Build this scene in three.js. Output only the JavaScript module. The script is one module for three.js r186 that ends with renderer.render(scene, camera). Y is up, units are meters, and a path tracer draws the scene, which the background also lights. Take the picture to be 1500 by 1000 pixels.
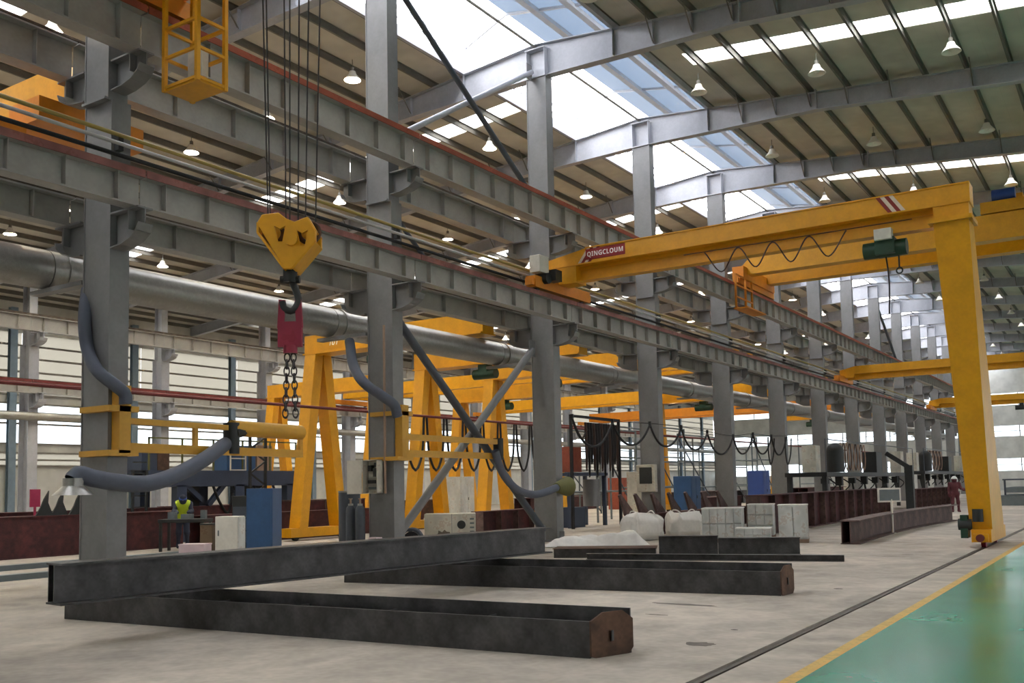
import * as THREE from 'three';
import { mergeGeometries } from 'three/addons/utils/BufferGeometryUtils.js';
import { RoundedBoxGeometry } from 'three/addons/geometries/RoundedBoxGeometry.js';
import { MarchingCubes } from 'three/addons/objects/MarchingCubes.js';

// ---------------------------------------------------------------- camera, sky, exposure
const scene = new THREE.Scene();
const FOC = 1402.48, CX = 750, CY = 607, EYE = new THREE.Vector3(0, 1.674, 0);
const camera = new THREE.PerspectiveCamera(2 * Math.atan(500 / FOC) * 180 / Math.PI, 1.5, 0.1, 400);
camera.position.copy(EYE);
camera.rotation.set(0.0747, 0.579, -0.0194, 'YXZ');
camera.setViewOffset(1500, 1000, 0, 500 - CY, 1500, 1000);
camera.updateMatrixWorld(true);
scene.background = new THREE.Color().setRGB(0.97, 0.965, 1.0);      // bright overcast sky
scene.backgroundIntensity = 1.0;
const renderer = new THREE.WebGLRenderer({ antialias: true });
renderer.toneMapping = THREE.LinearToneMapping;
renderer.toneMappingExposure = 13.0;
renderer.shadowMap.enabled = true;

// ---------------------------------------------------------------- pixel -> place (a pixel gives a direction; a plane it touches gives the distance)
const RAYM = new THREE.Matrix4().extractRotation(camera.matrixWorld);
const ray = (u, v) => new THREE.Vector3((u - CX) / FOC, -(v - CY) / FOC, -1).applyMatrix4(RAYM);
const onY = (u, v, y = 0) => { const d = ray(u, v); return EYE.clone().addScaledVector(d, (y - EYE.y) / d.y); };
const onX = (u, v, x) => { const d = ray(u, v); return EYE.clone().addScaledVector(d, x / d.x); };
const onZ = (u, v, z) => { const d = ray(u, v); return EYE.clone().addScaledVector(d, z / d.z); };
const V = (x, y, z) => new THREE.Vector3(x, y, z);

// ---------------------------------------------------------------- helpers
let seed = 7;
const rnd = () => { seed = (seed * 1664525 + 1013904223) >>> 0; return seed / 4294967296; };
const used = new Map();
function numbered(name) { const n = used.get(name) ?? 0; used.set(name, n + 1); return n ? name + '_' + String(n).padStart(3, '0') : name; }
function metreUV(g) {
  const p = g.attributes.position, n = g.attributes.normal, uv = new Float32Array(p.count * 2);
  for (let i = 0; i < p.count; i++) {
    const ax = Math.abs(n.getX(i)), ay = Math.abs(n.getY(i)), az = Math.abs(n.getZ(i));
    const x = p.getX(i), y = p.getY(i), z = p.getZ(i);
    if (ay >= ax && ay >= az) { uv[2 * i] = x; uv[2 * i + 1] = z; } else if (ax >= az) { uv[2 * i] = z; uv[2 * i + 1] = y; } else { uv[2 * i] = x; uv[2 * i + 1] = y; }
  }
  g.setAttribute('uv', new THREE.BufferAttribute(uv, 2));
  return g;
}
function clean(g) {
  const q = g.index ? g.toNonIndexed() : g;
  for (const k of Object.keys(q.attributes)) if (!['position', 'normal'].includes(k)) q.deleteAttribute(k);
  return q;
}
function join(geos) {
  const a = (Array.isArray(geos) ? geos : [geos]).flat(9).map(clean);
  return metreUV(a.length === 1 ? a[0] : mergeGeometries(a));
}
function meshOf(name, g, m, parent) {
  const o = new THREE.Mesh(g, m); o.castShadow = o.receiveShadow = true;
  o.name = parent === scene ? numbered(name) : name;
  parent.add(o); return o;
}
const obj = (name, geos, m, parent = scene) => meshOf(name, join(geos), m, parent);
function tag(o, label, category, group, kind) { o.userData = { label, category }; if (group) o.userData.group = group; if (kind) o.userData.kind = kind; return o; }
function thing(name, label, category, at = [0, 0, 0], turn = 0, group) {
  const o = new THREE.Group(); o.name = numbered(name); o.position.set(...at); o.rotation.y = turn; scene.add(o);
  return tag(o, label, category, group);
}
function copyOf(o, at, turn, label, group) {
  const c = o.clone(); c.name = numbered(o.name.replace(/_\d{3}$/, '')); scene.add(c);
  c.userData = { ...o.userData }; if (label) c.userData.label = label; if (group) c.userData.group = group;
  if (at) c.position.set(...at); if (turn !== undefined) c.rotation.y = turn; return c;
}
function struct(o, label) { o.userData = { kind: 'structure' }; if (label) o.userData.label = label; return o; }
const box = (x0, x1, y0, y1, z0, z1) => new THREE.BoxGeometry(Math.abs(x1 - x0), Math.abs(y1 - y0), Math.abs(z1 - z0)).translate((x0 + x1) / 2, (y0 + y1) / 2, (z0 + z1) / 2);
const cbox = (w, h, d, x = 0, y = 0, z = 0) => new THREE.BoxGeometry(w, h, d).translate(x, y, z);
const rbox = (w, h, d, r, x = 0, y = 0, z = 0) => new RoundedBoxGeometry(w, h, d, 2, r).translate(x, y, z);
function orient(g, p, q) {                          // g runs along +z from 0; lay it from p to q
  const d = q.clone().sub(p), m = new THREE.Matrix4(), z = d.clone().normalize();
  const up = Math.abs(z.y) > 0.99 ? V(1, 0, 0) : V(0, 1, 0), x = up.clone().cross(z).normalize(), y = z.clone().cross(x);
  m.makeBasis(x, y, z).setPosition(p); return g.applyMatrix4(m);
}
const bar = (p, q, w, h = w) => { const L = p.distanceTo(q); return orient(cbox(w, h, L, 0, 0, L / 2), p, q); };
const rod = (p, q, r, r2 = r, n = 12) => { const L = p.distanceTo(q); return orient(new THREE.CylinderGeometry(r2, r, L, n).rotateX(Math.PI / 2).translate(0, 0, L / 2), p, q); };
const tube = (pts, r, n = 24, s = 8) => new THREE.TubeGeometry(new THREE.CatmullRomCurve3(pts), n, r, s);
function extr(pts, depth, bevel = 0) {              // outline in x,y, pushed along z from 0 to depth
  const s = new THREE.Shape(pts.map(([x, y]) => new THREE.Vector2(x, y)));
  return new THREE.ExtrudeGeometry(s, { depth, bevelEnabled: bevel > 0, bevelSize: bevel, bevelThickness: bevel, bevelSegments: 1 });
}
const alongX = (g) => g.rotateY(Math.PI / 2);       // profile z,y -> runs along +x (profile x becomes -z)
const hbeam = (L, h, b, tf, tw) => [cbox(b, tf, L, 0, h - tf / 2, L / 2), cbox(b, tf, L, 0, tf / 2, L / 2), cbox(tw, h - 2 * tf, L, 0, h / 2, L / 2)];

// ---------------------------------------------------------------- textures and materials
function vnoise(n, cells, sd) {
  let s = sd; const r = () => { s = (s * 1664525 + 1013904223) >>> 0; return s / 4294967296; };
  const g = Array.from({ length: cells * cells }, r), out = new Float32Array(n * n);
  for (let y = 0; y < n; y++) for (let x = 0; x < n; x++) {
    const fx = x / n * cells, fy = y / n * cells, ix = Math.floor(fx), iy = Math.floor(fy); let tx = fx - ix, ty = fy - iy; tx = tx * tx * (3 - 2 * tx); ty = ty * ty * (3 - 2 * ty);
    const a = g[iy * cells + ix], b = g[iy * cells + (ix + 1) % cells], c = g[((iy + 1) % cells) * cells + ix], d = g[((iy + 1) % cells) * cells + (ix + 1) % cells];
    out[y * n + x] = (a * (1 - tx) + b * tx) * (1 - ty) + (c * (1 - tx) + d * tx) * ty;
  }
  return out;
}
function makeTex(n, metres, fn, srgb = true) {
  const d = new Uint8Array(n * n * 4);
  for (let i = 0; i < n * n; i++) { const c = fn(i % n, Math.floor(i / n), i); for (let k = 0; k < 3; k++) d[4 * i + k] = Math.max(0, Math.min(255, c[k])); d[4 * i + 3] = 255; }
  const t = new THREE.DataTexture(d, n, n); t.wrapS = t.wrapT = THREE.RepeatWrapping; t.magFilter = THREE.LinearFilter; t.minFilter = THREE.LinearMipmapLinearFilter; t.generateMipmaps = true;
  if (srgb) t.colorSpace = THREE.SRGBColorSpace; t.repeat.set(1 / metres, 1 / metres); t.needsUpdate = true; return t;
}
const NA = vnoise(256, 5, 11), NB = vnoise(256, 17, 12), NC = vnoise(256, 64, 13);
const paintTex = makeTex(256, 3.1, (x, y, i) => { const v = 236 + 14 * (NA[i] - 0.5) + 12 * (NB[i] - 0.5) + 10 * (NC[i] - 0.5); return [v, v, v]; });
const wornTex = makeTex(256, 2.3, (x, y, i) => { const k = NB[i] * 0.6 + NC[i] * 0.4, v = 225 + 34 * (NA[i] - 0.5) + 30 * (NB[i] - 0.5); const s = k > 0.72 ? 26 : 0; return [v - s * 0.6, v - s, v - s * 1.2]; });
const rustTex = makeTex(256, 1.7, (x, y, i) => { const v = 205 + 70 * (NA[i] - 0.5) + 60 * (NB[i] - 0.5) + 36 * (NC[i] - 0.5); return [v, v * 0.97, v * 0.94]; });
const F1 = vnoise(512, 4, 21), F2 = vnoise(512, 13, 22), F3 = vnoise(512, 48, 23), F4 = vnoise(512, 180, 24);
const concreteTex = makeTex(512, 9.0, (x, y, i) => {
  let v = 214 + 40 * (F1[i] - 0.5) + 34 * (F2[i] - 0.5) + 20 * (F3[i] - 0.5) + 16 * (F4[i] - 0.5);
  if (F2[i] > 0.74) v -= 60 * (F2[i] - 0.74) * 4 * 0.6; return [v, v * 0.978, v * 0.945];
});
const epoxyTex = makeTex(512, 7.0, (x, y, i) => { const v = 222 + 26 * (F1[i] - 0.5) + 20 * (F2[i] - 0.5) + 14 * (F3[i] - 0.5); const s = F3[i] > 0.88 && F2[i] > 0.6 ? 26 : 0; return [v - s, v - s * 0.8, v - s * 0.8]; });
const epoxyRough = makeTex(512, 7.0, (x, y, i) => { const v = 52 + 26 * F1[i] + 16 * (F2[i] - 0.5); return [v, v, v]; }, false);
const yellowLineTex = makeTex(256, 1.2, (x, y, i) => { const k = NB[i] * 0.5 + NC[i] * 0.5, v = 235 + 30 * (NA[i] - 0.5); return k > 0.62 ? [v * 0.92, v * 0.95, v * 1.0] : [v, v, v]; });
const ductTex = makeTex(256, 0.9, (x, y, i) => { const v = 232 + 16 * (NB[i] - 0.5) + 14 * (NC[i] - 0.5); return [v, v, v]; });
const sheetTex = makeTex(256, 4.3, (x, y, i) => { const v = 226 + 26 * (NA[i] - 0.5) + 12 * (NB[i] - 0.5); const sm = (x % 64) < 1 ? 8 : 0; return [v - sm, v - sm, v * 0.985 - sm]; });
const M = {};
function mat(k, color, rough = 0.6, metal = 0, map = paintTex, more = {}) { M[k] = new THREE.MeshStandardMaterial({ color, roughness: rough, metalness: metal, map, ...more }); M[k].name = k; return M[k]; }
function pmat(k, o) { M[k] = new THREE.MeshPhysicalMaterial(o); M[k].name = k; return M[k]; }
mat('steel_grey', '#838485', 0.5); mat('girder_grey', '#acaaa5', 0.55); mat('rafter_grey', '#b3b6be', 0.5);
mat('yellow', '#e8a50a', 0.42); mat('yellow_dull', '#d9a436', 0.5); mat('orange', '#e08a14', 0.5); mat('red_lead', '#a9573f', 0.75, 0, wornTex); mat('red_dusty', '#93605a', 0.75, 0, wornTex); mat('red_dark', '#7a2f2c', 0.7, 0, wornTex);
mat('black_steel', '#56585b', 0.42, 0.2, rustTex); mat('brown_steel', '#6c5241', 0.8, 0, rustTex); mat('maroon', '#5a2a2c', 0.7, 0, rustTex); mat('plum_steel', '#6b5653', 0.7, 0, rustTex);
mat('concrete', '#cfc9c1', 0.78, 0, concreteTex); mat('yellow_line', '#dcb45e', 0.6, 0, yellowLineTex); mat('rail_steel', '#6f675e', 0.45, 0.7, rustTex);
M.epoxy = new THREE.MeshStandardMaterial({ color: '#3aa383', roughness: 0.9, map: epoxyTex, roughnessMap: epoxyRough });
mat('sheet', '#dedad0', 0.8, 0, sheetTex); mat('purlin', '#78756d', 0.65); mat('wall_sheet', '#e2e2de', 0.7, 0, sheetTex); mat('girt', '#8f8a82', 0.6); mat('window_post', '#7f93a3', 0.55);
mat('duct', '#a5a49f', 0.38, 0.55, ductTex); mat('hose', '#5b6270', 0.7); mat('rubber', '#1d1e20', 0.8, 0, null); mat('cable', '#17181a', 0.7, 0, null); mat('cable_brown', '#3b2721', 0.7, 0, null);
mat('white_paint', '#dedcd2', 0.5); mat('white_dirty', '#d8d5c6', 0.6, 0, wornTex); mat('blue_paint', '#2f5682', 0.45); mat('navy', '#39465c', 0.5); mat('slate', '#4a525c', 0.55); mat('dark_green', '#17432f', 0.45);
mat('dark_machine', '#2c3030', 0.55, 0.1, wornTex); mat('brown_bin', '#6b5a45', 0.8, 0, wornTex); mat('pink_box', '#d9c6cc', 0.7); mat('red_print', '#b8305a', 0.6); mat('bag', '#e6e4df', 0.7); mat('panel_white', '#d5d9d6', 0.6, 0, wornTex); mat('panel_dark', '#6e787a', 0.6);
mat('pipe_yellow', '#a8924a', 0.5); mat('pipe_white', '#b8b6b2', 0.4); mat('lamp_white', '#e9e6dd', 0.5, 0, null); mat('rope', '#2b2a2a', 0.6, 0.2, null); mat('shackle_red', '#9a2440', 0.5, 0, wornTex); mat('chain', '#4b4747', 0.5, 0.5, null);
mat('tan_panel', '#a58a76', 0.7); mat('olive', '#6a6a3a', 0.7); mat('hivis', '#b9d024', 0.7, 0, null); mat('workwear', '#55262c', 0.85, 0, null); mat('workwear_navy', '#2b3140', 0.85, 0, null); mat('skin', '#b98a6d', 0.6, 0, null); mat('helmet', '#d8d8d4', 0.35, 0, null); mat('cloud_blue', '#3655a0', 0.5);
pmat('clear_sheet', { color: 0xffffff, transmission: 1, thickness: 0, roughness: 0.08, ior: 1.3 });
pmat('blue_sheet', { color: new THREE.Color().setRGB(0.17, 0.2, 0.235), transmission: 1, thickness: 0, roughness: 0.8, ior: 1.3 });
pmat('rooflight', { color: new THREE.Color().setRGB(0.88, 0.88, 0.86), transmission: 1, thickness: 0, roughness: 0.8, ior: 1.3 });
pmat('wall_light', { color: new THREE.Color().setRGB(0.27, 0.265, 0.24), transmission: 1, thickness: 0, roughness: 0.9, ior: 1.3 });
pmat('clear_window', { color: new THREE.Color().setRGB(0.38, 0.38, 0.38), transmission: 1, thickness: 0, roughness: 0.05, ior: 1.3 });
pmat('wall_window', { color: new THREE.Color().setRGB(0.42, 0.45, 0.46), transmission: 1, thickness: 0, roughness: 0.3, ior: 1.3 });
M.bulb = new THREE.MeshStandardMaterial({ color: '#ffffff', emissive: '#fff4dc', emissiveIntensity: 0.5 }); M.bulb.name = 'bulb';

// ---------------------------------------------------------------- layout of the hall (metres); z runs down the hall away from the camera
const BAY = 7.5, ZC = (n) => -10.03 - BAY * n, NEAR = 16, FAR = -131;
const XL = -15.17, XL2 = -45, XWALL = -51, XR = 15;        // row of columns under the ridge, far row, outer wall, right wall
const SLOPE = 0.09, roofY = (x) => 15.5 - SLOPE * Math.abs(x + 15.15);   // top of the rafters

// ================================================================ FLOOR
{
  const f = struct(obj('floor', [box(XWALL, -3.3, -0.3, 0, FAR, NEAR), box(-3.17, -2.63, -0.3, 0, FAR, NEAR), box(-3.3, -3.17, -0.3, -0.12, FAR, NEAR)], M.concrete), 'worn beige concrete floor');
  function stain(u, v, rx, rz, name = 'oil_stain') {
    const c = onY(u, v), s = new THREE.Shape(); for (let k = 0; k < 22; k++) { const a = k / 22 * Math.PI * 2, r = 0.75 + 0.35 * rnd(); const x = Math.cos(a) * rx * r, y = Math.sin(a) * rz * r; k ? s.lineTo(x, y) : s.moveTo(x, y); }
    obj(name, new THREE.ExtrudeGeometry(s, { depth: 0.002, bevelEnabled: false }).rotateX(-Math.PI / 2).translate(c.x, 0.0003, c.z), M.stain, f);
  }
  mat('stain', '#6e665b', 0.6, 0, rustTex);
  stain(1025, 943, 0.16, 0.13); stain(962, 900, 0.16, 0.03); stain(1000, 885, 0.5, 0.08); stain(1310, 815, 0.25, 0.03); stain(1228, 862, 0.08, 0.05); stain(1076, 922, 0.04, 0.03); stain(1330, 812, 0.12, 0.06);
  struct(obj('floor_coating', box(-2.5, XR, -0.3, 0.002, FAR, NEAR), M.epoxy), 'glossy green epoxy coating of the aisle floor');
  struct(obj('trim_1', box(-2.63, -2.5, -0.3, 0.001, FAR, NEAR), M.yellow_line), 'worn yellow line along the edge of the green floor');
  tag(obj('floor_rail', [box(-3.262, -3.208, -0.04, -0.004, FAR + 0.5, NEAR - 0.5), box(-3.243, -3.227, -0.105, -0.04, FAR + 0.5, NEAR - 0.5), box(-3.29, -3.18, -0.12, -0.105, FAR + 0.5, NEAR - 0.5)], M.rail_steel), 'steel rail sunk in the groove of the concrete floor', 'rail');
  struct(obj('ground', box(-160, 130, -0.8, -0.31, -230, 120), M.concrete), 'ground outside the hall');
}

// ================================================================ ROOF: sheets, purlins, rooflights, ridge monitor
const OPEN0 = -17.95, OPEN1 = -12.45;
const stripZ = []; for (let k = -2; k <= 6; k++) stripZ.push(-28.0 - 15 * k);      // rooflight strips start here and are 1 m wide
const ceil = struct(new THREE.Group(), 'roof of warm grey sheets on purlins'); ceil.name = 'ceiling'; scene.add(ceil);
{
  const edges = []; let z = NEAR + 0.4;
  for (const s of stripZ) { if (s < FAR || s > NEAR) continue; edges.push([z, s + 0.0]); z = s - 1.0; } edges.push([z, FAR - 0.4]);
  const slab = (x0, x1, z0, z1, y0, t) => {        // sheet lying on the purlins from x0 to x1
    const a = roofY(x0) + y0, b = roofY(x1) + y0;
    return extr([[x0, a], [x1, b], [x1, b + t], [x0, a + t]], Math.abs(z1 - z0)).translate(0, 0, Math.min(z0, z1));
  };
  for (const [x0, x1] of [[OPEN1, XR + 0.4], [XWALL - 0.4, OPEN0]]) {
    for (const [z0, z1] of edges) obj('roof_sheet', slab(x0, x1, z0, z1, 0.2, 0.08), M.sheet, ceil);
    for (const s of stripZ) if (s < NEAR && s - 1 > FAR) {
      const w0 = x0 > -15 ? OPEN1 + 0.9 : x0 + 3, w1 = x0 > -15 ? x1 - 2 : OPEN0 - 0.25;
      const sh = [slab(x0, w0, s, s - 1, 0.2, 0.08), slab(w1, x1, s, s - 1, 0.2, 0.08)]; obj('roof_sheet', sh, M.sheet, ceil);
      obj('rooflight_panel', slab(w0, w1, s, s - 1, 0.22, 0.01), M.rooflight, ceil);
    }
    const dir = x0 > -15 ? 1 : -1, start = dir > 0 ? OPEN1 + 0.05 : OPEN0 - 0.05;
    for (let k = 0; k < 28; k++) {
      const x = start + dir * 1.22 * k; if (x > XR || x < XWALL) break; const y = roofY(x);
      obj('purlin', [box(x - 0.008, x + 0.008, y, y + 0.2, FAR, NEAR), box(x, x + 0.06, y + 0.185, y + 0.2, FAR, NEAR), box(x - 0.06, x, y, y + 0.012, FAR, NEAR)], M.purlin, ceil);
    }
  }
  // ridge monitor over the row of columns
  const ex = (pts) => extr(pts, NEAR - FAR).translate(0, 0, FAR);
  const up = 0.75, yl = roofY(OPEN0) + 0.2, yr = roofY(OPEN1) + 0.2, yk = 16.9, RX = -16.3;
  for (const x of [OPEN0, OPEN1]) obj('monitor_curb', box(x - 0.06, x + 0.06, roofY(x) - 0.02, roofY(x) + 0.34, FAR, NEAR), M.rafter_grey, ceil);
  obj('monitor_side_glazing', box(OPEN0 - 0.005, OPEN0 + 0.005, yl + 0.14, yl + up, FAR, NEAR), M.clear_sheet, ceil);
  obj('monitor_side_glazing', box(OPEN1 - 0.005, OPEN1 + 0.005, yr + 0.14, yr + up, FAR, NEAR), M.clear_sheet, ceil);
  obj('monitor_roof_glazing', ex([[OPEN0, yl + up], [RX, yk], [RX, yk + 0.01], [OPEN0, yl + up + 0.01]]), M.clear_sheet, ceil);
  const blue = ex([[RX, yk], [OPEN1, yr + up], [OPEN1, yr + up + 0.01], [RX, yk + 0.01]]);
  obj('monitor_roof_sheet', blue, M.blue_sheet, ceil);
  for (const t of [0.3, 0.64]) { const x = RX + (OPEN1 - RX) * t, y = yk + (yr + up - yk) * t; obj('monitor_purlin', box(x - 0.1, x + 0.1, y - 0.16, y - 0.01, FAR, NEAR), M.rafter_grey, ceil); }
  for (const x of [OPEN0, OPEN1]) obj('monitor_rail', [box(x - 0.04, x + 0.04, yl + up - 0.08, yl + up, FAR, NEAR), box(x - 0.03, x + 0.03, yl + 0.36, yl + 0.4, FAR, NEAR)], M.rafter_grey, ceil);
  for (let n = -3; n <= 16; n++) for (const h of [0, 0.5]) {
    const zz = ZC(n) - BAY * h; if (zz < FAR + 1 || zz > NEAR - 1) continue;
    obj('monitor_frame', [box(OPEN0 - 0.05, OPEN0 + 0.05, yl - 0.2, yl + up, zz - 0.04, zz + 0.04), box(OPEN1 - 0.05, OPEN1 + 0.05, yr - 0.2, yr + up, zz - 0.04, zz + 0.04),
      bar(V(OPEN0, yl + up - 0.03, zz), V(RX, yk - 0.04, zz), 0.06), bar(V(RX, yk - 0.04, zz), V(OPEN1, yr + up - 0.03, zz), 0.08)], M.rafter_grey, ceil);
  }
}

// ================================================================ WALLS
{
  const wl = struct(new THREE.Group(), 'far side wall of pale sheets with window bands'); wl.name = 'wall_left'; scene.add(wl);
  const z0 = FAR, z1 = NEAR;
  obj('cladding', [box(XWALL - 0.15, XWALL, 0, 3.3, z0, z1), box(XWALL - 0.15, XWALL, 4.0, 4.5, z0, z1), box(XWALL - 0.15, XWALL, 6.7, 7.2, z0, z1), box(XWALL - 0.15, XWALL, 10.6, roofY(XWALL) + 0.25, z0, z1)], M.wall_sheet, wl);
  const wx = XWALL - 0.06;
  for (let a = z1, k = 0; a > z0 + 1; a -= BAY, k++) {
    const b = Math.max(z0, a - BAY);
    obj('translucent_sheet', box(wx - 0.01, wx + 0.01, 7.2, 10.6, b + 0.02, a), M.wall_light, wl);
    obj('window_pane', box(wx - 0.01, wx + 0.01, 4.5, 6.7, b + 0.02, a), M.wall_window, wl);
    obj('window_pane', box(wx - 0.01, wx + 0.01, 3.3, 4.0, b + 0.02, a), M.wall_light, wl);
  }
  for (const y of [3.3, 3.62, 4.0, 4.5, 5.6, 6.7, 7.2, 7.9, 8.45, 9.2, 9.9]) obj('girt', box(XWALL, XWALL + 0.12, y - 0.05, y + 0.05, z0, z1), M.girt, wl);
  for (let k = 0; k < 21; k++) { const z = 9.2 - BAY * k; if (z > z0) obj('wall_post', [box(XWALL + 0.12, XWALL + 0.15, 0, 11.9, z - 0.2, z + 0.2), box(XWALL + 0.37, XWALL + 0.4, 0, 11.9, z - 0.2, z + 0.2), box(XWALL + 0.15, XWALL + 0.37, 0, 11.9, z - 0.015, z + 0.015)], M.window_post, wl); }
  const wr = struct(new THREE.Group(), 'near side wall with window bands'); wr.name = 'wall_right'; scene.add(wr);
  obj('cladding', [box(XR, XR + 0.15, 0, 1.2, z0, z1), box(XR, XR + 0.15, 5.0, 6.4, z0, z1), box(XR, XR + 0.15, 1.2, 5.0, z1 - 15, z1), box(XR, XR + 0.15, 6.4, 11.2, z1 - 15, z1), box(XR, XR + 0.15, 11.2, roofY(XR) + 0.25, z0, z1)], M.wall_sheet, wr);
  for (let a = z1 - 15; a > z0 + 1; a -= BAY) { const b = Math.max(z0, a - BAY); obj('window_pane', box(XR + 0.05, XR + 0.07, 1.2, 5.0, b + 0.02, a), M.clear_window, wr); obj('window_pane', box(XR + 0.05, XR + 0.07, 6.4, 11.2, b + 0.02, a), M.clear_window, wr); obj('wall_post', box(XR - 0.3, XR, 0, 12.6, a - 0.2, a + 0.2), M.window_post, wr); }
  // end wall down the hall: gable of sheets with three rows of windows
  const wb = struct(new THREE.Group(), 'distant end wall with rows of windows'); wb.name = 'wall_back'; scene.add(wb);
  const rows = [[2.4, 3.9], [6.6, 7.9], [10.4, 11.9]];
  let y = 0; const solid = []; for (const [a, b] of rows) { solid.push(box(XWALL, XR, y, a, FAR - 0.15, FAR)); y = b; }
  solid.push(extr([[XWALL, y], [XR, y], [XR, roofY(XR) + 0.2], [-15.15, 15.7], [XWALL, roofY(XWALL) + 0.2]], 0.15).translate(0, 0, FAR - 0.15));
  obj('cladding', solid, M.wall_sheet, wb);
  for (const [a, b] of rows) for (let x = XWALL; x < XR; x += 3) obj('window_pane', box(x + 0.05, Math.min(x + 2.95, XR), a, b, FAR - 0.09, FAR - 0.07), M.wall_window, wb);
  for (const [a, b] of rows) for (let x = XWALL; x < XR; x += 3) obj('window_mullion', [box(x - 0.05, x + 0.05, a, b, FAR - 0.12, FAR), box(x + 0.05, x + 2.95, (a + b) / 2 - 0.03, (a + b) / 2 + 0.03, FAR - 0.1, FAR - 0.02)], M.girt, wb);
  const wf = struct(new THREE.Group(), 'end wall behind the viewer'); wf.name = 'wall_front'; scene.add(wf);
  obj('cladding', [box(XWALL, XR, 0, 5, NEAR, NEAR + 0.15), extr([[XWALL, 5], [XR, 5], [XR, roofY(XR) + 0.2], [-15.15, 15.7], [XWALL, roofY(XWALL) + 0.2]], 0.15).translate(0, 0, NEAR)], M.wall_sheet, wf);
}

// ================================================================ COLUMNS under the ridge
const hz = (x0, x1, y0, y1, w, tf = 0.03) => [box(x0, x0 + tf, y0, y1, -w / 2, w / 2), box(x1 - tf, x1, y0, y1, -w / 2, w / 2), box(x0 + tf, x1 - tf, y0, y1, -0.012, 0.012)];   // H on plan, flanges facing x
const bxs = (x0, x1, y0, y1, w) => [box(x0, x1, y0, y1, -w / 2, w / 2), box(x0 - 0.012, x0 + 0.02, y0, y1, -w / 2 - 0.012, w / 2 + 0.012), box(x1 - 0.02, x1 + 0.012, y0, y1, -w / 2 - 0.012, w / 2 + 0.012)];   // closed column with proud flange edges
const bracketG = (xa, xb, y, h, w) => {              // tapered corbel from the column face xa out to xb
  const lo = Math.abs(xb - xa) * 0.0 + h * 0.45;
  return [extr([[xa, y - 0.03], [xb, y - 0.03], ...[4, 3, 2, 1, 0].map((q) => [xa + (xb - xa) * Math.sin(q * Math.PI / 8), y - h + (h - lo) * (1 - Math.cos(q * Math.PI / 8))])], 0.024).translate(0, 0, -0.012), box(Math.min(xa, xb), Math.max(xa, xb), y - 0.03, y, -w / 2, w / 2),
    ...[0, 1, 2, 3].map((k) => { const f = (q) => V(xa + (xb - xa) * Math.sin(q * Math.PI / 8), y - h + (h - lo) * (1 - Math.cos(q * Math.PI / 8)), 0); return bar(f(k), f(k + 1), w, 0.024); }), box(Math.min((xa + 2 * xb) / 3 - 0.012, (xa + 2 * xb) / 3), Math.max((xa + 2 * xb) / 3 + 0.012, (xa + 2 * xb) / 3), y - h * 0.6, y - 0.03, -w / 2, w / 2)];
};
const GF = -14.15, GB = -16.19, LB = 6.55, LT = 7.07, UB = 9.3, UT = 9.99;     // girder lines (front, back) and heights (lower, upper)
const gcol = {
  shaft: join(bxs(XL - 0.33, XL + 0.43, 0.04, 8.6, 0.36)).translate(0, 0, -0.05), upper: join([...bxs(XL - 0.28, XL + 0.4, 8.6, 14.4, 0.36), box(XL - 0.28, XL + 0.4, 8.58, 8.62, -0.25, 0.25)]), head: join([...hz(XL - 0.28, XL + 0.4, 14.4, 15.3, 0.42, 0.025), box(XL - 0.3, XL + 0.42, 14.38, 14.42, -0.23, 0.23), box(XL - 0.3, XL + 0.42, 15.28, 15.32, -0.25, 0.25)]),
  plates: join([box(XL - 0.4, XL + 0.4, 5.9, 5.93, -0.24, 0.24), box(XL - 0.4, XL + 0.4, 6.5, 6.53, -0.24, 0.24), box(XL - 0.4, XL + 0.4, 8.2, 8.23, -0.24, 0.24), box(XL - 0.4, XL + 0.4, 3.0, 3.02, -0.24, 0.24)]), base: join([box(XL - 0.62, XL + 0.62, 0, 0.04, -0.42, 0.42), box(XL + 0.43, XL + 0.6, 0.04, 0.3, -0.012, 0.012), box(XL - 0.6, XL - 0.43, 0.04, 0.3, -0.012, 0.012)]),
  b1: join(bracketG(XL + 0.43, GF + 0.2, LB, 0.62, 0.3)), b2: join(bracketG(XL - 0.43, GB - 0.2, LB, 0.62, 0.3)), b3: join(bracketG(XL + 0.4, GF + 0.2, UB, 0.55, 0.3)), b4: join(bracketG(XL - 0.4, GB - 0.2, UB, 0.55, 0.3)),
};
const ORD = ['first', 'second', 'third', 'fourth', 'fifth', 'sixth', 'seventh', 'eighth', 'ninth', 'tenth', 'eleventh', 'twelfth', 'thirteenth', 'fourteenth', 'fifteenth', 'sixteenth'];
const ordCol = (n) => n < 0 ? 'the column before the first' : n === 0 ? 'the hooded extractor column' : 'the ' + ORD[n] + ' column';
for (let n = -1; n <= 15; n++) {
  const lab = { '-1': 'grey steel column before the one with the hooded extractor', 0: 'grey steel column carrying the hooded fume extractor beside the maroon beams', 1: 'grey steel column with an open electrical box and gas cylinders', 2: 'grey steel column at the foot of the dark diagonal brace beside the cable rack', 3: 'grey steel column with a meter cabinet behind the bulk bags' }[n] ?? ORD[n] + ' grey steel column counted from the one with the hooded fume extractor';
  const t = thing('steel_column', lab, 'column', [0, 0, ZC(n)], 0, 'steel columns under the ridge');
  const s0 = meshOf('shaft', gcol.shaft, M.steel_grey, t); meshOf('upper_shaft', gcol.upper, M.steel_grey, t); meshOf('head', gcol.head, M.rafter_grey, t); meshOf('base_plate', gcol.base, M.steel_grey, s0);
  for (const k of ['b1', 'b2', 'b3', 'b4']) meshOf('bracket', gcol[k], M.steel_grey, t);
}

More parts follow.
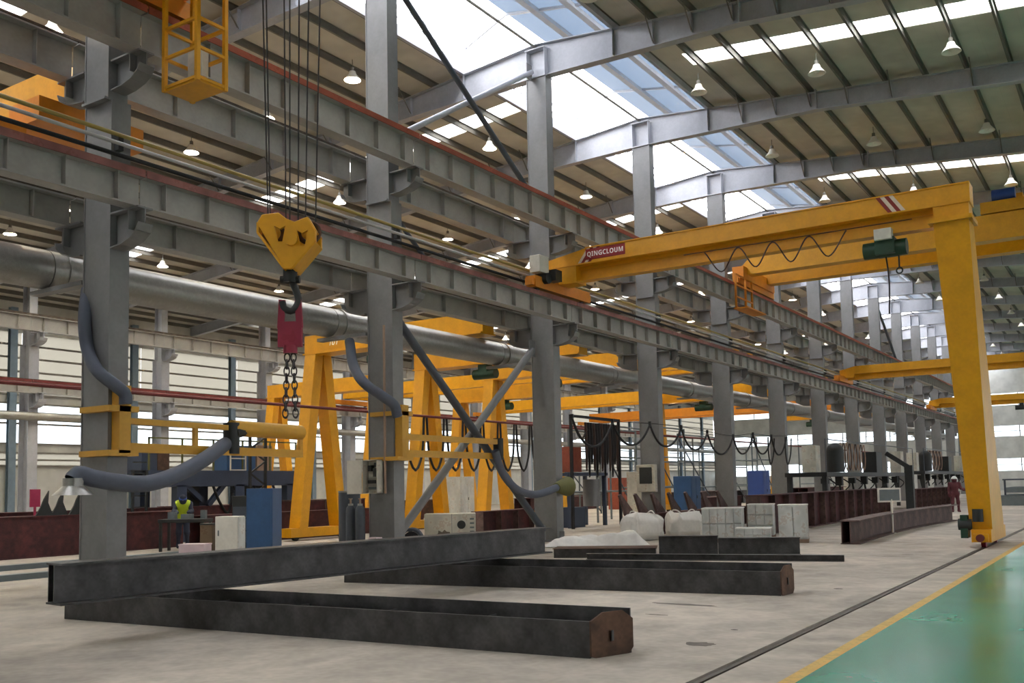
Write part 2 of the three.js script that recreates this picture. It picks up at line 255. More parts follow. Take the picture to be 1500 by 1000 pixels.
// ================================================================ CRANE RUNWAY GIRDERS: one per bay
function girderKit(h, b) {
  return { web: join(box(-0.008, 0.008, 0.03, h - 0.03, 0, BAY - 0.03)), bot: join(box(-b / 2, b / 2, 0, 0.03, 0, BAY - 0.03)), top: join(box(-b / 2 - 0.03, b / 2 + 0.03, h - 0.03, h, 0, BAY - 0.03)),
    stiff: join([box(0.008, b / 2 - 0.02, 0.03, h - 0.03, -0.007, 0.007), box(-b / 2 + 0.02, -0.008, 0.03, h - 0.03, -0.007, 0.007)]),
    rail: join([box(-0.06, 0.06, h, h + 0.025, 0, BAY), box(-0.012, 0.012, h + 0.025, h + 0.1, 0, BAY), box(-0.035, 0.035, h + 0.1, h + 0.14, 0, BAY)]),
    edge: join([box(b / 2 + 0.03, b / 2 + 0.05, h - 0.04, h + 0.09, 0, BAY - 0.03), box(0.08, b / 2 + 0.03, h, h + 0.015, 0, BAY - 0.03)]) };
}
const kitLow = girderKit(LT - LB + 0.03, 0.3), kitUp = girderKit(UT - UB + 0.03, 0.32);
function runway(kit, x, y, n0, n1, step, red, label, group, off = 0, edgeSide = 1) {
  for (let n = n0; n <= n1; n++) {
    const t = thing('crane_girder', off ? label : n < 0 ? label + ' before the hooded extractor column' : label + ' between ' + ordCol(n) + ' and the ' + (ORD[n + 1] ?? 'last'), 'girder', [x, y, ZC(n) - BAY + off], 0, group);
    meshOf('web', kit.web, M.girder_grey, t); meshOf('bottom_flange', kit.bot, M.girder_grey, t); meshOf('top_flange', kit.top, M.girder_grey, t); meshOf('rail', kit.rail, M.rail_steel, t);
    if (red) { const e = meshOf('edge_strip', kit.edge, red, t); if (edgeSide < 0) e.rotation.z = 0; }
    for (let z = step / 2; z < BAY; z += step) { const s = meshOf('stiffener', kit.stiff, M.girder_grey, t); s.position.z = z; }
  }
}
runway(kitLow, GF, LB, -1, 14, BAY / 8, M.red_dusty, 'lower red edged crane girder facing the aisle', 'lower crane girders facing the aisle');
runway(kitUp, GF, UB, -1, 14, BAY / 8, M.red_lead, 'upper red edged crane girder facing the aisle', 'upper crane girders facing the aisle');
runway(kitLow, GB, LB, -1, 14, BAY / 5, null, 'lower plain crane girder behind the columns', 'lower crane girders behind the ridge columns');
runway(kitUp, GB, UB, -1, 14, BAY / 5, null, 'upper plain crane girder behind the columns', 'upper crane girders behind the ridge columns');
// far row
runway(kitLow, XL2 + 0.9, 6.55, -1, 10, BAY / 6, M.red_dark, 'lower grey crane girder with dark red edge on the far row of columns', 'lower crane girders of the far row', -0.4);
runway(kitUp, XL2 + 0.9, 9.55, -1, 10, BAY / 6, null, 'upper grey crane girder on the far row of columns', 'upper crane girders of the far row', -0.4);
{
  const sh = join(hz(-0.4, 0.4, 0.03, 9.0, 0.5)), up = join(hz(-0.3, 0.3, 9.0, 12.1, 0.4)), base = join(box(-0.55, 0.55, 0, 0.03, -0.4, 0.4)), br = join(bracketG(0.4, 1.2, 6.59, 0.7, 0.4)), br2 = join(bracketG(0.4, 1.2, 9.52, 0.6, 0.4));
  for (let n = -1; n <= 11; n++) {
    const t = thing('far_column', 'lilac grey steel column of the far row in front of the window wall', 'column', [XL2, 0, ZC(n) - 0.9], 0, 'steel columns of the far row');
    meshOf('shaft', sh, M.rafter_grey, t); meshOf('upper_shaft', up, M.rafter_grey, t); meshOf('base_plate', base, M.rafter_grey, t); meshOf('bracket', br, M.rafter_grey, t); meshOf('bracket', br2, M.rafter_grey, t);
  }
}

// ================================================================ RAFTERS
{
  const botY = (x) => { const d = Math.abs(x + 15.15); return d < 6.6 ? 14.42 : Math.min(14.42, roofY(x) - 0.62); };
  const xs0 = [XWALL + 0.1, -30, -21.75, -15.15, -8.55, 0, XR - 0.1];
  const web = join(extr([...xs0.map((x) => [x, botY(x)]), ...xs0.slice().reverse().map((x) => [x, roofY(x)])], 0.014).translate(0, 0, -0.007));
  const fl = (f, dy) => join(xs0.slice(1).map((x, i) => bar(V(xs0[i], f(xs0[i]) + dy, 0), V(x, f(x) + dy, 0), 0.3, 0.02)));
  const top = fl(roofY, -0.01), bot = fl(botY, 0.01);
  const st = (x) => join(box(x - 0.006, x + 0.006, botY(x) + 0.02, roofY(x) - 0.02, -0.14, 0.14)), brace = (x, d) => join(bar(V(x, botY(x) + 0.03, 0.1), V(x + d * 0.1, roofY(x) + 0.12, 0.75), 0.03));
  const sx = [OPEN0, OPEN1, -11.15, -9.95, -8.75, -7.5, -6.1, -3.7, -1.2, -20.2, -21.75, -24, -27, -30, -34, -38].map((x) => [x, st(x), brace(x, 0)]);
  const splice = join([box(-8.57, -8.53, 14.3, 14.98, -0.17, 0.17)]);
  for (let n = -1; n <= 15; n++) {
    const t = thing('roof_rafter', 'long pale grey tapered roof beam crossing over ' + ordCol(n), 'roof beam', [0, 0, ZC(n)], 0, 'roof beams');
    meshOf('web', web, M.rafter_grey, t); meshOf('top_flange', top, M.rafter_grey, t); meshOf('bottom_flange', bot, M.rafter_grey, t); meshOf('splice_plate', splice, M.rafter_grey, t);
    for (const [x, g, b] of sx) { const q = meshOf('stiffener', g, M.rafter_grey, t); if (Math.abs(x + 15.15) > 3) meshOf('fly_brace', b, M.purlin, q); }
  }
  const strut = join(rod(V(XL, 15.42, 0), V(XL, 15.42, BAY), 0.045));
  for (let n = -1; n < 15; n++) { const t = tag(meshOf('ridge_strut', strut, M.purlin, scene), 'thin dark tube under the ridge skylight beyond ' + ordCol(n), 'strut', 'ridge struts'); t.position.set(0, 0, ZC(n + 1)); }
}

// ================================================================ BRACING between the second and third column
{
  const zA = ZC(1), zB = ZC(2), x = XL + 0.1;
  const b1 = thing('diagonal_brace', 'long dark round brace falling from the second column to the foot of the third', 'brace', [0, 0, 0]);
  obj('tube', rod(V(x, 5.8, zA - 0.46), V(x, 0.35, zB + 0.42), 0.11), M.slate, b1); obj('gusset_plate', [box(x - 0.01, x + 0.01, 5.6, 6.1, zA - 0.6, zA - 0.25), box(x - 0.01, x + 0.01, 0.04, 0.5, zB + 0.25, zB + 0.6)], M.steel_grey, b1);
  const b2 = thing('diagonal_brace', 'long light grey round brace rising from the second column foot to the third column', 'brace', [0, 0, 0]);
  obj('tube', rod(V(x - 0.24, 0.35, zA - 0.46), V(x - 0.24, 5.8, zB + 0.42), 0.11), M.steel_grey, b2); obj('gusset_plate', [box(x - 0.25, x - 0.23, 0.04, 0.5, zA - 0.6, zA - 0.25), box(x - 0.25, x - 0.23, 5.6, 6.1, zB + 0.25, zB + 0.6)], M.steel_grey, b2);
  const c1 = thing('roof_brace', 'dark diagonal brace above the upper girder crossing the ridge skylight', 'brace', [0, 0, 0]);
  obj('tube', rod(V(x, 14.6, zA - 0.2), V(x, 10.3, zB + 0.3), 0.08), M.slate, c1); obj('gusset_plate', box(x - 0.01, x + 0.01, 14.3, 14.8, zA - 0.5, zA - 0.2), M.steel_grey, c1);
  const c2 = thing('roof_brace', 'pale diagonal brace above the upper girder ending at the third column top', 'brace', [0, 0, 0]);
  obj('tube', rod(V(x - 0.18, 10.3, zA - 0.3), V(x - 0.18, 14.6, zB + 0.2), 0.08), M.rafter_grey, c2); obj('gusset_plate', box(x - 0.19, x - 0.17, 14.3, 14.8, zB + 0.2, zB + 0.5), M.steel_grey, c2);
  const d = thing('diagonal_brace', 'dark brace between the girders beside the second column', 'brace', [0, 0, 0]);
  obj('tube', rod(V(x - 0.3, 8.9, zA - 0.25), V(x - 0.3, 7.2, zA - 2.6), 0.06), M.slate, d);
  const e = thing('roof_brace', 'dark diagonal brace far down the hall between distant ridge columns', 'brace', [0, 0, 0]);
  obj('tube', rod(V(x, 14.4, ZC(8) - 0.2), V(x, 10.3, ZC(9) + 0.3), 0.09), M.slate, e);
}

// ================================================================ PIPES AND DUCT along the columns
{
  const duct = thing('extraction_duct', 'large round galvanised duct running behind the ridge columns', 'duct', [0, 0, 0]);
  const dx = -16.95, dy = onX(0, 383, dx).y, r = 0.37;
  for (let n = -2; n < 13; n++) { obj('duct_section', [rod(V(dx, dy, ZC(n)), V(dx, dy, ZC(n + 1) + 0.02), r, r, 32)], M.duct, duct); obj('flange_ring', rod(V(dx, dy, ZC(n) - 0.35), V(dx, dy, ZC(n) - 0.29), r + 0.03, r + 0.03, 32), M.duct, duct); obj('support_bracket', [box(XL - 0.45, dx - 0.3, dy - r - 0.1, dy - r - 0.02, ZC(n) - 0.1, ZC(n) + 0.1)], M.steel_grey, duct); }
  // two hoses leave the duct at the first two columns
  const pipe = (name, lab, m, r, pts) => tag(obj(name, tube(pts, r, 6 * pts.length, 8), m), lab, 'pipe');
  const line = (u, v, x) => onX(u, v, x), run = (u0, v0, u1, v1, x, r, name, lab, m, cat) => { const a = line(u0, v0, x), b = line(u1, v1, x), y = (a.y + b.y) / 2; return tag(obj(name, rod(V(x, y, 6), V(x, y, -118), r, r, 10), m), lab, cat); };
  run(195, 203, 650, 356, -14.58, 0.038, 'conduit_pipe', 'yellowish conduit pipe running above the lower crane girder', M.pipe_yellow, 'pipe');
  run(200, 213, 400, 287, -14.5, 0.034, 'conduit_pipe', 'white conduit pipe running above the lower crane girder', M.pipe_white, 'pipe');
  run(200, 232, 330, 278, -14.55, 0.04, 'power_cable', 'dark power cable strung above the lower crane girder', M.rubber, 'cable');
  run(30, 608, 100, 613, -44.2, 0.21, 'air_pipe', 'silver pipe on the far row of columns', M.duct, 'pipe');
  run(470, 598, 700, 615, -20.8, 0.045, 'festoon_track', 'dark red rail with hanging cables in front of the yellow gantries', M.red_dark, 'rail');
  const cl = join([cbox(0.12, 0.3, 0.1)]);
  for (let n = -1; n < 13; n++) { const c = tag(meshOf('pipe_clamp', cl, M.dark_machine, scene), 'small dark clamp holding the conduit pipes to ' + ordCol(n), 'clamp', 'pipe clamps'); c.position.set(-14.64, onX(197, 215, -14.6).y, ZC(n) + 0.05); }
}

// ================================================================ FUME EXTRACTION ARMS on the first two columns
function flexHose(pts, r, n) { return tube(pts, r, n, 16); }
{
  // first column
  const t = thing('fume_extractor', 'yellow bracket arm with a drooping grey hose and hood on the first column', 'extraction arm', [0, 0, 0]);
  const zf = ZC(0), xf = XL + 0.43;
  const a0 = onX(178, 620, xf + 0.15), a1 = onX(178, 655, xf + 0.15);
  const tip = onX(440, 640, -15.3);
  obj('wall_bracket', [box(xf - 0.6, xf + 0.25, a0.y + 0.2, a0.y + 0.3, zf - 0.3, zf + 0.28), box(xf - 0.6, xf + 0.25, a1.y - 0.15, a1.y - 0.05, zf - 0.3, zf + 0.28), box(xf + 0.03, xf + 0.25, a1.y - 0.1, a0.y + 0.65, zf - 0.14, zf + 0.08)], M.yellow_dull, t);
  const P0 = V(xf + 0.14, a0.y + 0.05, zf), P1 = V(xf + 0.14, a1.y, zf), Q0 = V(tip.x, a0.y + 0.05, tip.z), Q1 = V(tip.x, a1.y, tip.z);
  obj('upper_bar', bar(P0, Q0, 0.12, 0.1), M.yellow_dull, t); obj('lower_bar', bar(P1, Q1, 0.14, 0.16), M.yellow_dull, t);
  obj('strut', [bar(P0.clone().lerp(Q0, 0.36), P1.clone().lerp(Q1, 0.36), 0.08), bar(Q0, Q1, 0.08)], M.yellow_dull, t);
  const mid = P0.clone().lerp(Q0, 0.56); obj('swivel_joint', [rod(V(mid.x, a1.y - 0.05, mid.z), V(mid.x, a0.y + 0.15, mid.z), 0.16), rod(mid.clone().add(V(0.05, -0.1, 0)), mid.clone().lerp(Q0, 0.2), 0.13)], M.dark_machine, t);
  obj('outer_tube', rod(mid, Q0, 0.16, 0.16, 16), M.yellow_dull, t);
  const hx = (u, v, x) => onX(u, v, x);
  const hs = [hx(330, 650, -15.0), hx(300, 672, -14.5), hx(258, 695, -14.1), hx(215, 708, -13.9), hx(170, 706, -13.8), hx(135, 700, -13.75), hx(114, 695, -13.75), hx(107, 704, -13.75)];
  obj('hose', flexHose(hs, 0.14, 70), M.hose, t);
  const h = hs[7]; obj('hood', new THREE.CylinderGeometry(0.13, 0.3, 0.16, 20, 1, true).translate(h.x, h.y - 0.14, h.z), M.duct, t);
  obj('hood_collar', new THREE.CylinderGeometry(0.15, 0.15, 0.12, 18).translate(h.x, h.y - 0.02, h.z), M.duct, t);
  obj('supply_hose', flexHose([onX(128, 425, -15.6), onX(124, 470, -15.3), onX(128, 510, -15.2), onX(145, 545, -14.7), onX(170, 565, -14.5), onX(183, 577, -14.45), onX(184, 592, -14.45)], 0.11, 40), M.hose, t);
  // second column
  const t2 = thing('fume_extractor', 'yellow bracket arm with a grey hose and hood on the second column', 'extraction arm', [0, 0, 0]);
  const z2 = ZC(1), b0 = onX(600, 640, xf + 0.15), b1 = onX(600, 664, xf + 0.15), tp = onX(730, 658, -14.7);
  obj('wall_bracket', [box(xf - 0.6, xf + 0.25, b1.y - 0.17, b1.y - 0.08, z2 - 0.3, z2 + 0.28), box(xf - 0.6, xf + 0.25, b0.y + 0.5, b0.y + 0.6, z2 - 0.3, z2 + 0.28), box(xf + 0.03, xf + 0.25, b1.y - 0.1, b0.y + 0.75, z2 - 0.14, z2 + 0.1)], M.yellow_dull, t2);
  obj('upper_bar', bar(V(xf + 0.14, b0.y, z2), V(tp.x, b0.y, tp.z), 0.12, 0.14), M.yellow_dull, t2); obj('lower_bar', bar(V(xf + 0.14, b1.y, z2), V(tp.x, b1.y, tp.z), 0.14, 0.16), M.yellow_dull, t2);
  obj('swivel_joint', rod(V(tp.x, b1.y - 0.1, tp.z), V(tp.x, b0.y + 0.1, tp.z), 0.14), M.dark_machine, t2);
  const q = (u, v) => onX(u, v, -14.5); const h2 = [q(725, 660), q(735, 690), q(755, 715), q(780, 724), q(800, 720), q(815, 714)];
  obj('hose', flexHose(h2, 0.11, 40), M.hose, t2); const e = h2[5];
  obj('hood', rod(e, q(831, 712), 0.14, 0.3, 18), M.olive, t2);
  obj('supply_hose', flexHose([onX(512, 500, -15.9), onX(518, 535, -15.4), onX(535, 562, -14.7), onX(560, 580, -14.5), onX(578, 594, -14.45), onX(582, 610, -14.45)], 0.12, 40), M.hose, t2);
}

// ================================================================ SEMI-GANTRY CRANES
const stripeTex = null;
function textPanel(txt, w, h, bg, fg, font) {
  const c = document.createElement('canvas'); c.width = 512; c.height = Math.round(512 * h / w); const x = c.getContext('2d');
  x.fillStyle = bg; x.fillRect(0, 0, c.width, c.height); x.fillStyle = fg; x.font = font; x.textAlign = 'center'; x.textBaseline = 'middle'; x.fillText(txt, c.width / 2, c.height / 2);
  const t = new THREE.CanvasTexture(c); t.colorSpace = THREE.SRGBColorSpace; const m = new THREE.MeshStandardMaterial({ map: t, roughness: 0.6 });
  const g = new THREE.PlaneGeometry(w, h); return [g, m];
}
function bridgeGirder(t, x0, x1, yb, yt, zc, w, m, chamfer = 0.9) {   // box girder along x, left end sloping up
  obj('girder', extr([[x0, yb], [x1, yb], [x1, yt], [x0 + chamfer, yt], [x0, yb + 0.25]], w).translate(0, 0, zc - w / 2), m, t);
}
function bogie(t, x, y, z, len, m) {
  obj('end_carriage', [box(x - 0.16, x + 0.16, y + 0.05, y + 0.38, z - len / 2, z + len / 2), box(x - 0.12, x + 0.12, y + 0.1, y + 0.3, z - len / 2 - 0.12, z + len / 2 + 0.12)], m, t);
  for (const s of [-1, 1]) obj('wheel', new THREE.CylinderGeometry(0.13, 0.13, 0.1, 16).rotateZ(Math.PI / 2).translate(x, y + 0.13, z + s * (len / 2 - 0.3)), M.dark_machine, t);
}
const RL = LT + 0.17, RU = UT + 0.17;             // rail heads
{
  const zg = -24.35, t = thing('semi_gantry_crane', 'big yellow semi gantry crane with a red name plate and one floor leg', 'crane', [0, 0, 0]);
  const yb = 8.06, yt = 8.5, w = 0.55;
  bridgeGirder(t, -14.35, -2.95, yb, yt, zg, w, M.yellow, 1.2);
  obj('hoist_track', [box(-13.9, -3.1, yb - 0.12, yb, zg - 0.05, zg + 0.05), box(-13.9, -3.1, yb - 0.42, yb - 0.1, zg - 0.012, zg + 0.012), box(-13.9, -3.1, yb - 0.46, yb - 0.42, zg - 0.16, zg + 0.16)], M.yellow, t);
  obj('girder_lip', [box(-14.3, -2.95, yb - 0.02, yb + 0.02, zg - w / 2 - 0.05, zg + w / 2 + 0.05), box(-13.1, -2.95, yt, yt + 0.03, zg - w / 2 - 0.03, zg + w / 2 + 0.03)], M.yellow, t);
  bogie(t, GF, RL, zg, 3.2, M.orange);
  obj('saddle', [box(-14.4, -13.4, RL + 0.3, yb, zg - 0.3, zg + 0.3)], M.yellow, t);
  obj('drive_motor', [rod(V(-14.3, RL + 0.35, zg + 1.1), V(-13.85, RL + 0.35, zg + 1.1), 0.16), box(-14.0, -13.7, RL + 0.3, RL + 0.62, zg + 0.6, zg + 0.95)], M.dark_machine, t);
  obj('control_cabinet', rbox(0.35, 0.5, 0.5, 0.02, -14.1, RL + 0.75, zg + 1.2), M.white_paint, t);
  // leg: broad at the top across the hall, spreading along the rail towards the floor
  const leg = new THREE.BufferGeometry(), A = [[-3.75, 7.7, -23.95], [-2.98, 7.7, -23.95], [-2.98, 7.7, -24.7], [-3.75, 7.7, -24.7]], Bt = [[-3.5, 0.42, -25.35], [-3.02, 0.42, -25.35], [-3.02, 0.42, -27.6], [-3.5, 0.42, -27.6]];
  const pos = []; const quad = (a, b, c, d) => pos.push(...a, ...b, ...c, ...a, ...c, ...d);
  for (let i = 0; i < 4; i++) { const j = (i + 1) % 4; quad(Bt[i], Bt[j], A[j], A[i]); } quad(A[0], A[1], A[2], A[3]); quad(Bt[3], Bt[2], Bt[1], Bt[0]);
  leg.setAttribute('position', new THREE.BufferAttribute(new Float32Array(pos), 3)); leg.computeVertexNormals();
  obj('leg', leg, M.yellow, t);
  obj('leg_head', [box(-3.85, -2.9, 7.62, 7.72, -24.8, -23.85), box(-3.75, -2.98, 7.72, yb, zg - 0.3, zg + 0.3)], M.yellow, t);
  obj('floor_carriage', [box(-3.45, -3.02, 0.14, 0.44, -25.1, -27.9), box(-3.4, -3.07, 0.16, 0.34, -24.95, -28.1)], M.yellow, t);
  obj('buffer', rod(V(-3.235, 0.25, -24.95), V(-3.235, 0.25, -24.83), 0.09), M.red_dark, t);
  for (const z of [-25.5, -27.5]) obj('floor_wheel', new THREE.CylinderGeometry(0.14, 0.14, 0.1, 18).rotateZ(Math.PI / 2).translate(-3.235, 0.137, z), M.shackle_red, t);
  obj('travel_motor', [rod(V(-3.75, 0.55, -25.35), V(-3.45, 0.55, -25.35), 0.14), rod(V(-3.3, 0.62, -25.2), V(-3.3, 0.92, -25.2), 0.12)], M.dark_machine, t); obj('motor_box', cbox(0.16, 0.55, 0.4, -3.62, 0.5, -25.45), M.dark_green, t);
  // marks on the face
  const zf = zg + w / 2 + 0.003;
  mat('stripe_red', '#8e2a22', 0.6); mat('stripe_white', '#ead9c6', 0.6);
  const stripe = (x, m) => obj('paint_stripe', extr([[x, yb + 0.02], [x + 0.1, yb + 0.02], [x + 0.42, yt], [x + 0.32, yt]], 0.004).translate(0, 0, zf), m, t);
  stripe(-13.35, M.stripe_white); stripe(-13.25, M.stripe_red); stripe(-13.13, M.stripe_white); stripe(-13.03, M.stripe_red);
  const stripe2 = (x, m) => obj('paint_stripe', extr([[x, yb + 0.02], [x + 0.1, yb + 0.02], [x - 0.18, yt], [x - 0.28, yt]], 0.004).translate(0, 0, zf), m, t);
  stripe2(-4.75, M.stripe_red); stripe2(-4.65, M.stripe_white); stripe2(-4.55, M.stripe_red); stripe2(-4.45, M.stripe_white);
  const L = onZ(858, 385, zf), R = onZ(916, 375, zf), [pg, pm] = textPanel('QINGCLOUM', 1.25, 0.3, '#8d1f1f', '#f3ece6', 'bold 78px sans-serif');
  const np = new THREE.Mesh(pg, pm); np.name = 'name_plate'; np.position.set((L.x + R.x) / 2, (yb + yt) / 2 + 0.03, zf + 0.006); np.userData.label = 'dark red plate with white lettering'; t.add(np);
  obj('name_plate_backing', cbox(1.27, 0.32, 0.006, (L.x + R.x) / 2, (yb + yt) / 2 + 0.03, zf + 0.001), M.stripe_red, t);
  // festoon cable on its wire and the hoist
  const wz = zg + 0.42, wy = yb - 0.3; obj('festoon_wire', rod(V(-10, wy + 0.05, wz), V(-4.2, wy + 0.05, wz), 0.012), M.cable_brown, t);
  const fp = []; for (let k = 0; k <= 8; k++) { fp.push(V(-9.4 + k * 0.46, k % 2 ? wy - 0.55 : wy + 0.03, wz)); } obj('festoon_cable', tube(fp, 0.018, 90, 6), M.cable_brown, t);
  const hp = onZ(1297, 365, zg); const hstY = yb - 0.78;
  obj('hoist_bracket', [box(hp.x - 0.15, hp.x + 0.15, hstY + 0.1, yb - 0.4, zg - 0.2, zg + 0.2)], M.dark_machine, t);
  obj('hoist_drum', [rod(V(hp.x - 0.5, hstY, zg), V(hp.x + 0.5, hstY, zg), 0.2, 0.2, 18), box(hp.x - 0.2, hp.x + 0.25, hstY - 0.16, hstY + 0.24, zg - 0.25, zg + 0.25)], M.dark_green, t);
  obj('hoist_box', cbox(0.4, 0.26, 0.24, hp.x + 0.02, hstY + 0.3, zg + 0.25), M.white_paint, t);
  obj('hoist_hook', [rod(V(hp.x + 0.3, hstY - 0.15, zg), V(hp.x + 0.3, hstY - 0.5, zg), 0.02), new THREE.TorusGeometry(0.07, 0.02, 6, 14).translate(hp.x + 0.3, hstY - 0.57, zg)], M.dark_machine, t);
  obj('pendant_cable', tube([V(hp.x, hstY - 0.1, zg), V(hp.x + 0.05, hstY - 0.8, zg), V(hp.x + 0.02, hstY - 1.6, zg)], 0.02, 12, 6), M.cable, t);
}
// the same kind of crane further down the hall
{
  const mk = (z, label) => {
    const t = thing('semi_gantry_crane', label, 'crane', [0, 0, z], 0, 'yellow semi gantry cranes down the aisle');
    const yb = 7.75, yt = 8.2; bridgeGirder(t, -14.3, -2.9, yb, yt, 0, 0.5, M.yellow, 0.9);
    obj('hoist_track', [box(-13.9, -3.1, yb - 0.3, yb, -0.012, 0.012), box(-13.9, -3.1, yb - 0.34, yb - 0.3, -0.14, 0.14)], M.yellow, t);
    bogie(t, GF, RL, 0, 3, M.orange); obj('saddle', box(-14.4, -13.5, RL + 0.3, yb, -0.28, 0.28), M.yellow, t);
    obj('leg', [bar(V(-3.25, 7.6, -0.2), V(-3.25, 0.4, -1.6), 0.45, 0.5), bar(V(-3.25, 7.6, 0.2), V(-3.25, 0.4, 1.2), 0.45, 0.5)], M.yellow, t); obj('floor_carriage', box(-3.45, -3.02, 0.1, 0.44, -2.0, 1.6), M.yellow, t);
    obj('hoist', [rod(V(-2.0 - 6.0, yb - 0.65, 0), V(-7.1, yb - 0.65, 0), 0.18), box(-7.7, -7.4, yb - 0.6, yb - 0.3, -0.2, 0.2)], M.dark_machine, t);
    return t;
  };
  mk(-57, 'smaller looking yellow gantry crane beam beyond the big floor leg'); mk(-85, 'distant yellow gantry crane beam lowest down the hall');
}

// ================================================================ OVERHEAD BRIDGE CRANES on the upper rails
{
  const t = thing('bridge_crane', 'heavy yellow overhead bridge crane behind the big gantry crane', 'crane', [0, 0, -40.6]);
  const yb = RU + 0.55;
  for (const z of [0, -2.6]) bridgeGirder(t, -14.3, 14.2, yb, yb + 1.0, z, 0.6, M.yellow, 0.8);
  bogie(t, GF, RU, -1.3, 4.6, M.orange); obj('end_beam', box(-14.4, -13.9, RU + 0.3, yb + 0.3, -3.4, 0.8), M.orange, t);
  bogie(t, 14.15, RU, -1.3, 4.6, M.orange);
  obj('trolley', [box(-4.6, -2.6, yb + 1.05, yb + 1.5, -2.9, 0.3), box(-4.0, -3.2, yb + 1.5, yb + 1.9, -1.8, -0.6)], M.yellow, t); obj('trolley_motor', rod(V(-4.2, yb + 1.75, 0), V(-3.4, yb + 1.75, 0), 0.25), M.cloud_blue, t);
  const p = onX(1120, 452, -13.75);
  obj('access_ladder', [box(-13.8, -13.72, 8.9, 10.4, 1.0, 1.06), box(-13.8, -13.72, 8.9, 10.4, 2.2, 2.26), box(-13.8, -13.72, 8.9, 10.4, 0.2, 0.26), ...[8.95, 9.4, 9.9, 10.35].map((y) => box(-13.79, -13.73, y, y + 0.06, 0.2, 2.26)), box(-13.8, -13.2, 8.86, 8.92, 0.1, 2.4)], M.orange, t);
  tag(obj('crane_rail_beam', [box(14.0, 14.3, UB, UT + 0.14, FAR, NEAR)], M.girder_grey), 'crane rail beam along the near side wall', 'girder');
  // near crane: only its end, cage and hook hang into view
  const z = -10.6, k = thing('bridge_crane', 'overhead bridge crane with a hanging yellow cage above the first column', 'crane', [0, 0, z]);
  bogie(k, GF, RU, 1.0, 3.0, M.orange); for (const dz of [0.0, 2.0]) bridgeGirder(k, -14.3, 14.2, RU + 0.5, RU + 1.6, dz, 0.55, M.yellow, 0.8);
  obj('walkway', box(-14.2, -12.55, RU + 0.42, RU + 0.5, -0.3, 2.3), M.orange, k);
  const xs = [-13.42, -12.58], zs = [0.03, 0.6], y0 = 8.42;
  obj('cage_floor', box(xs[0], xs[1], y0, y0 + 0.06, zs[0], zs[1]), M.yellow, k);
  for (const x of xs) for (const zz of zs) obj('cage_post', box(x - 0.035, x + 0.035, y0, RU + 0.45, zz - 0.035, zz + 0.035), M.yellow, k);
  obj('cage_rail', [0.04, 0.55, 1.05].flatMap((h) => [...xs.map((x) => box(x - 0.025, x + 0.025, y0 + h, y0 + h + 0.05, zs[0], zs[1])), ...zs.map((zz) => box(xs[0], xs[1], y0 + h, y0 + h + 0.05, zz - 0.025, zz + 0.025))]), M.yellow, k);
  obj('cage_panel', [box(xs[0] + 0.15, xs[0] + 0.5, y0 + 0.3, y0 + 0.8, 0.1, 0.25)], M.white_paint, k);
  obj('hanging_fittings', [1.3, 2.1].map((dz) => box(-13.6, -13.5, RU - 0.25, RU + 0.45, dz - 0.05, dz + 0.05)), M.yellow, k);
  // bridge crane of the bay behind the columns
  const b = thing('bridge_crane', 'yellow box girder crane end seen between the girders behind the first column', 'crane', [0, 0, -10.9]);
  bridgeGirder(b, -16.5, -42, 9.0, 10.0, 0.2, 0.7, M.yellow, -0.5);
  obj('end_carriage', [box(-17.5, -16.5, 8.55, 9.0, -0.9, 1.3)], M.orange, b);
  obj('crossing_girder', extr([[-16.9, 8.1], [-42, 8.1], [-42, 8.5], [-16.9, 8.5]], 0.6).translate(0, 0, 1.3), M.orange, b);
}

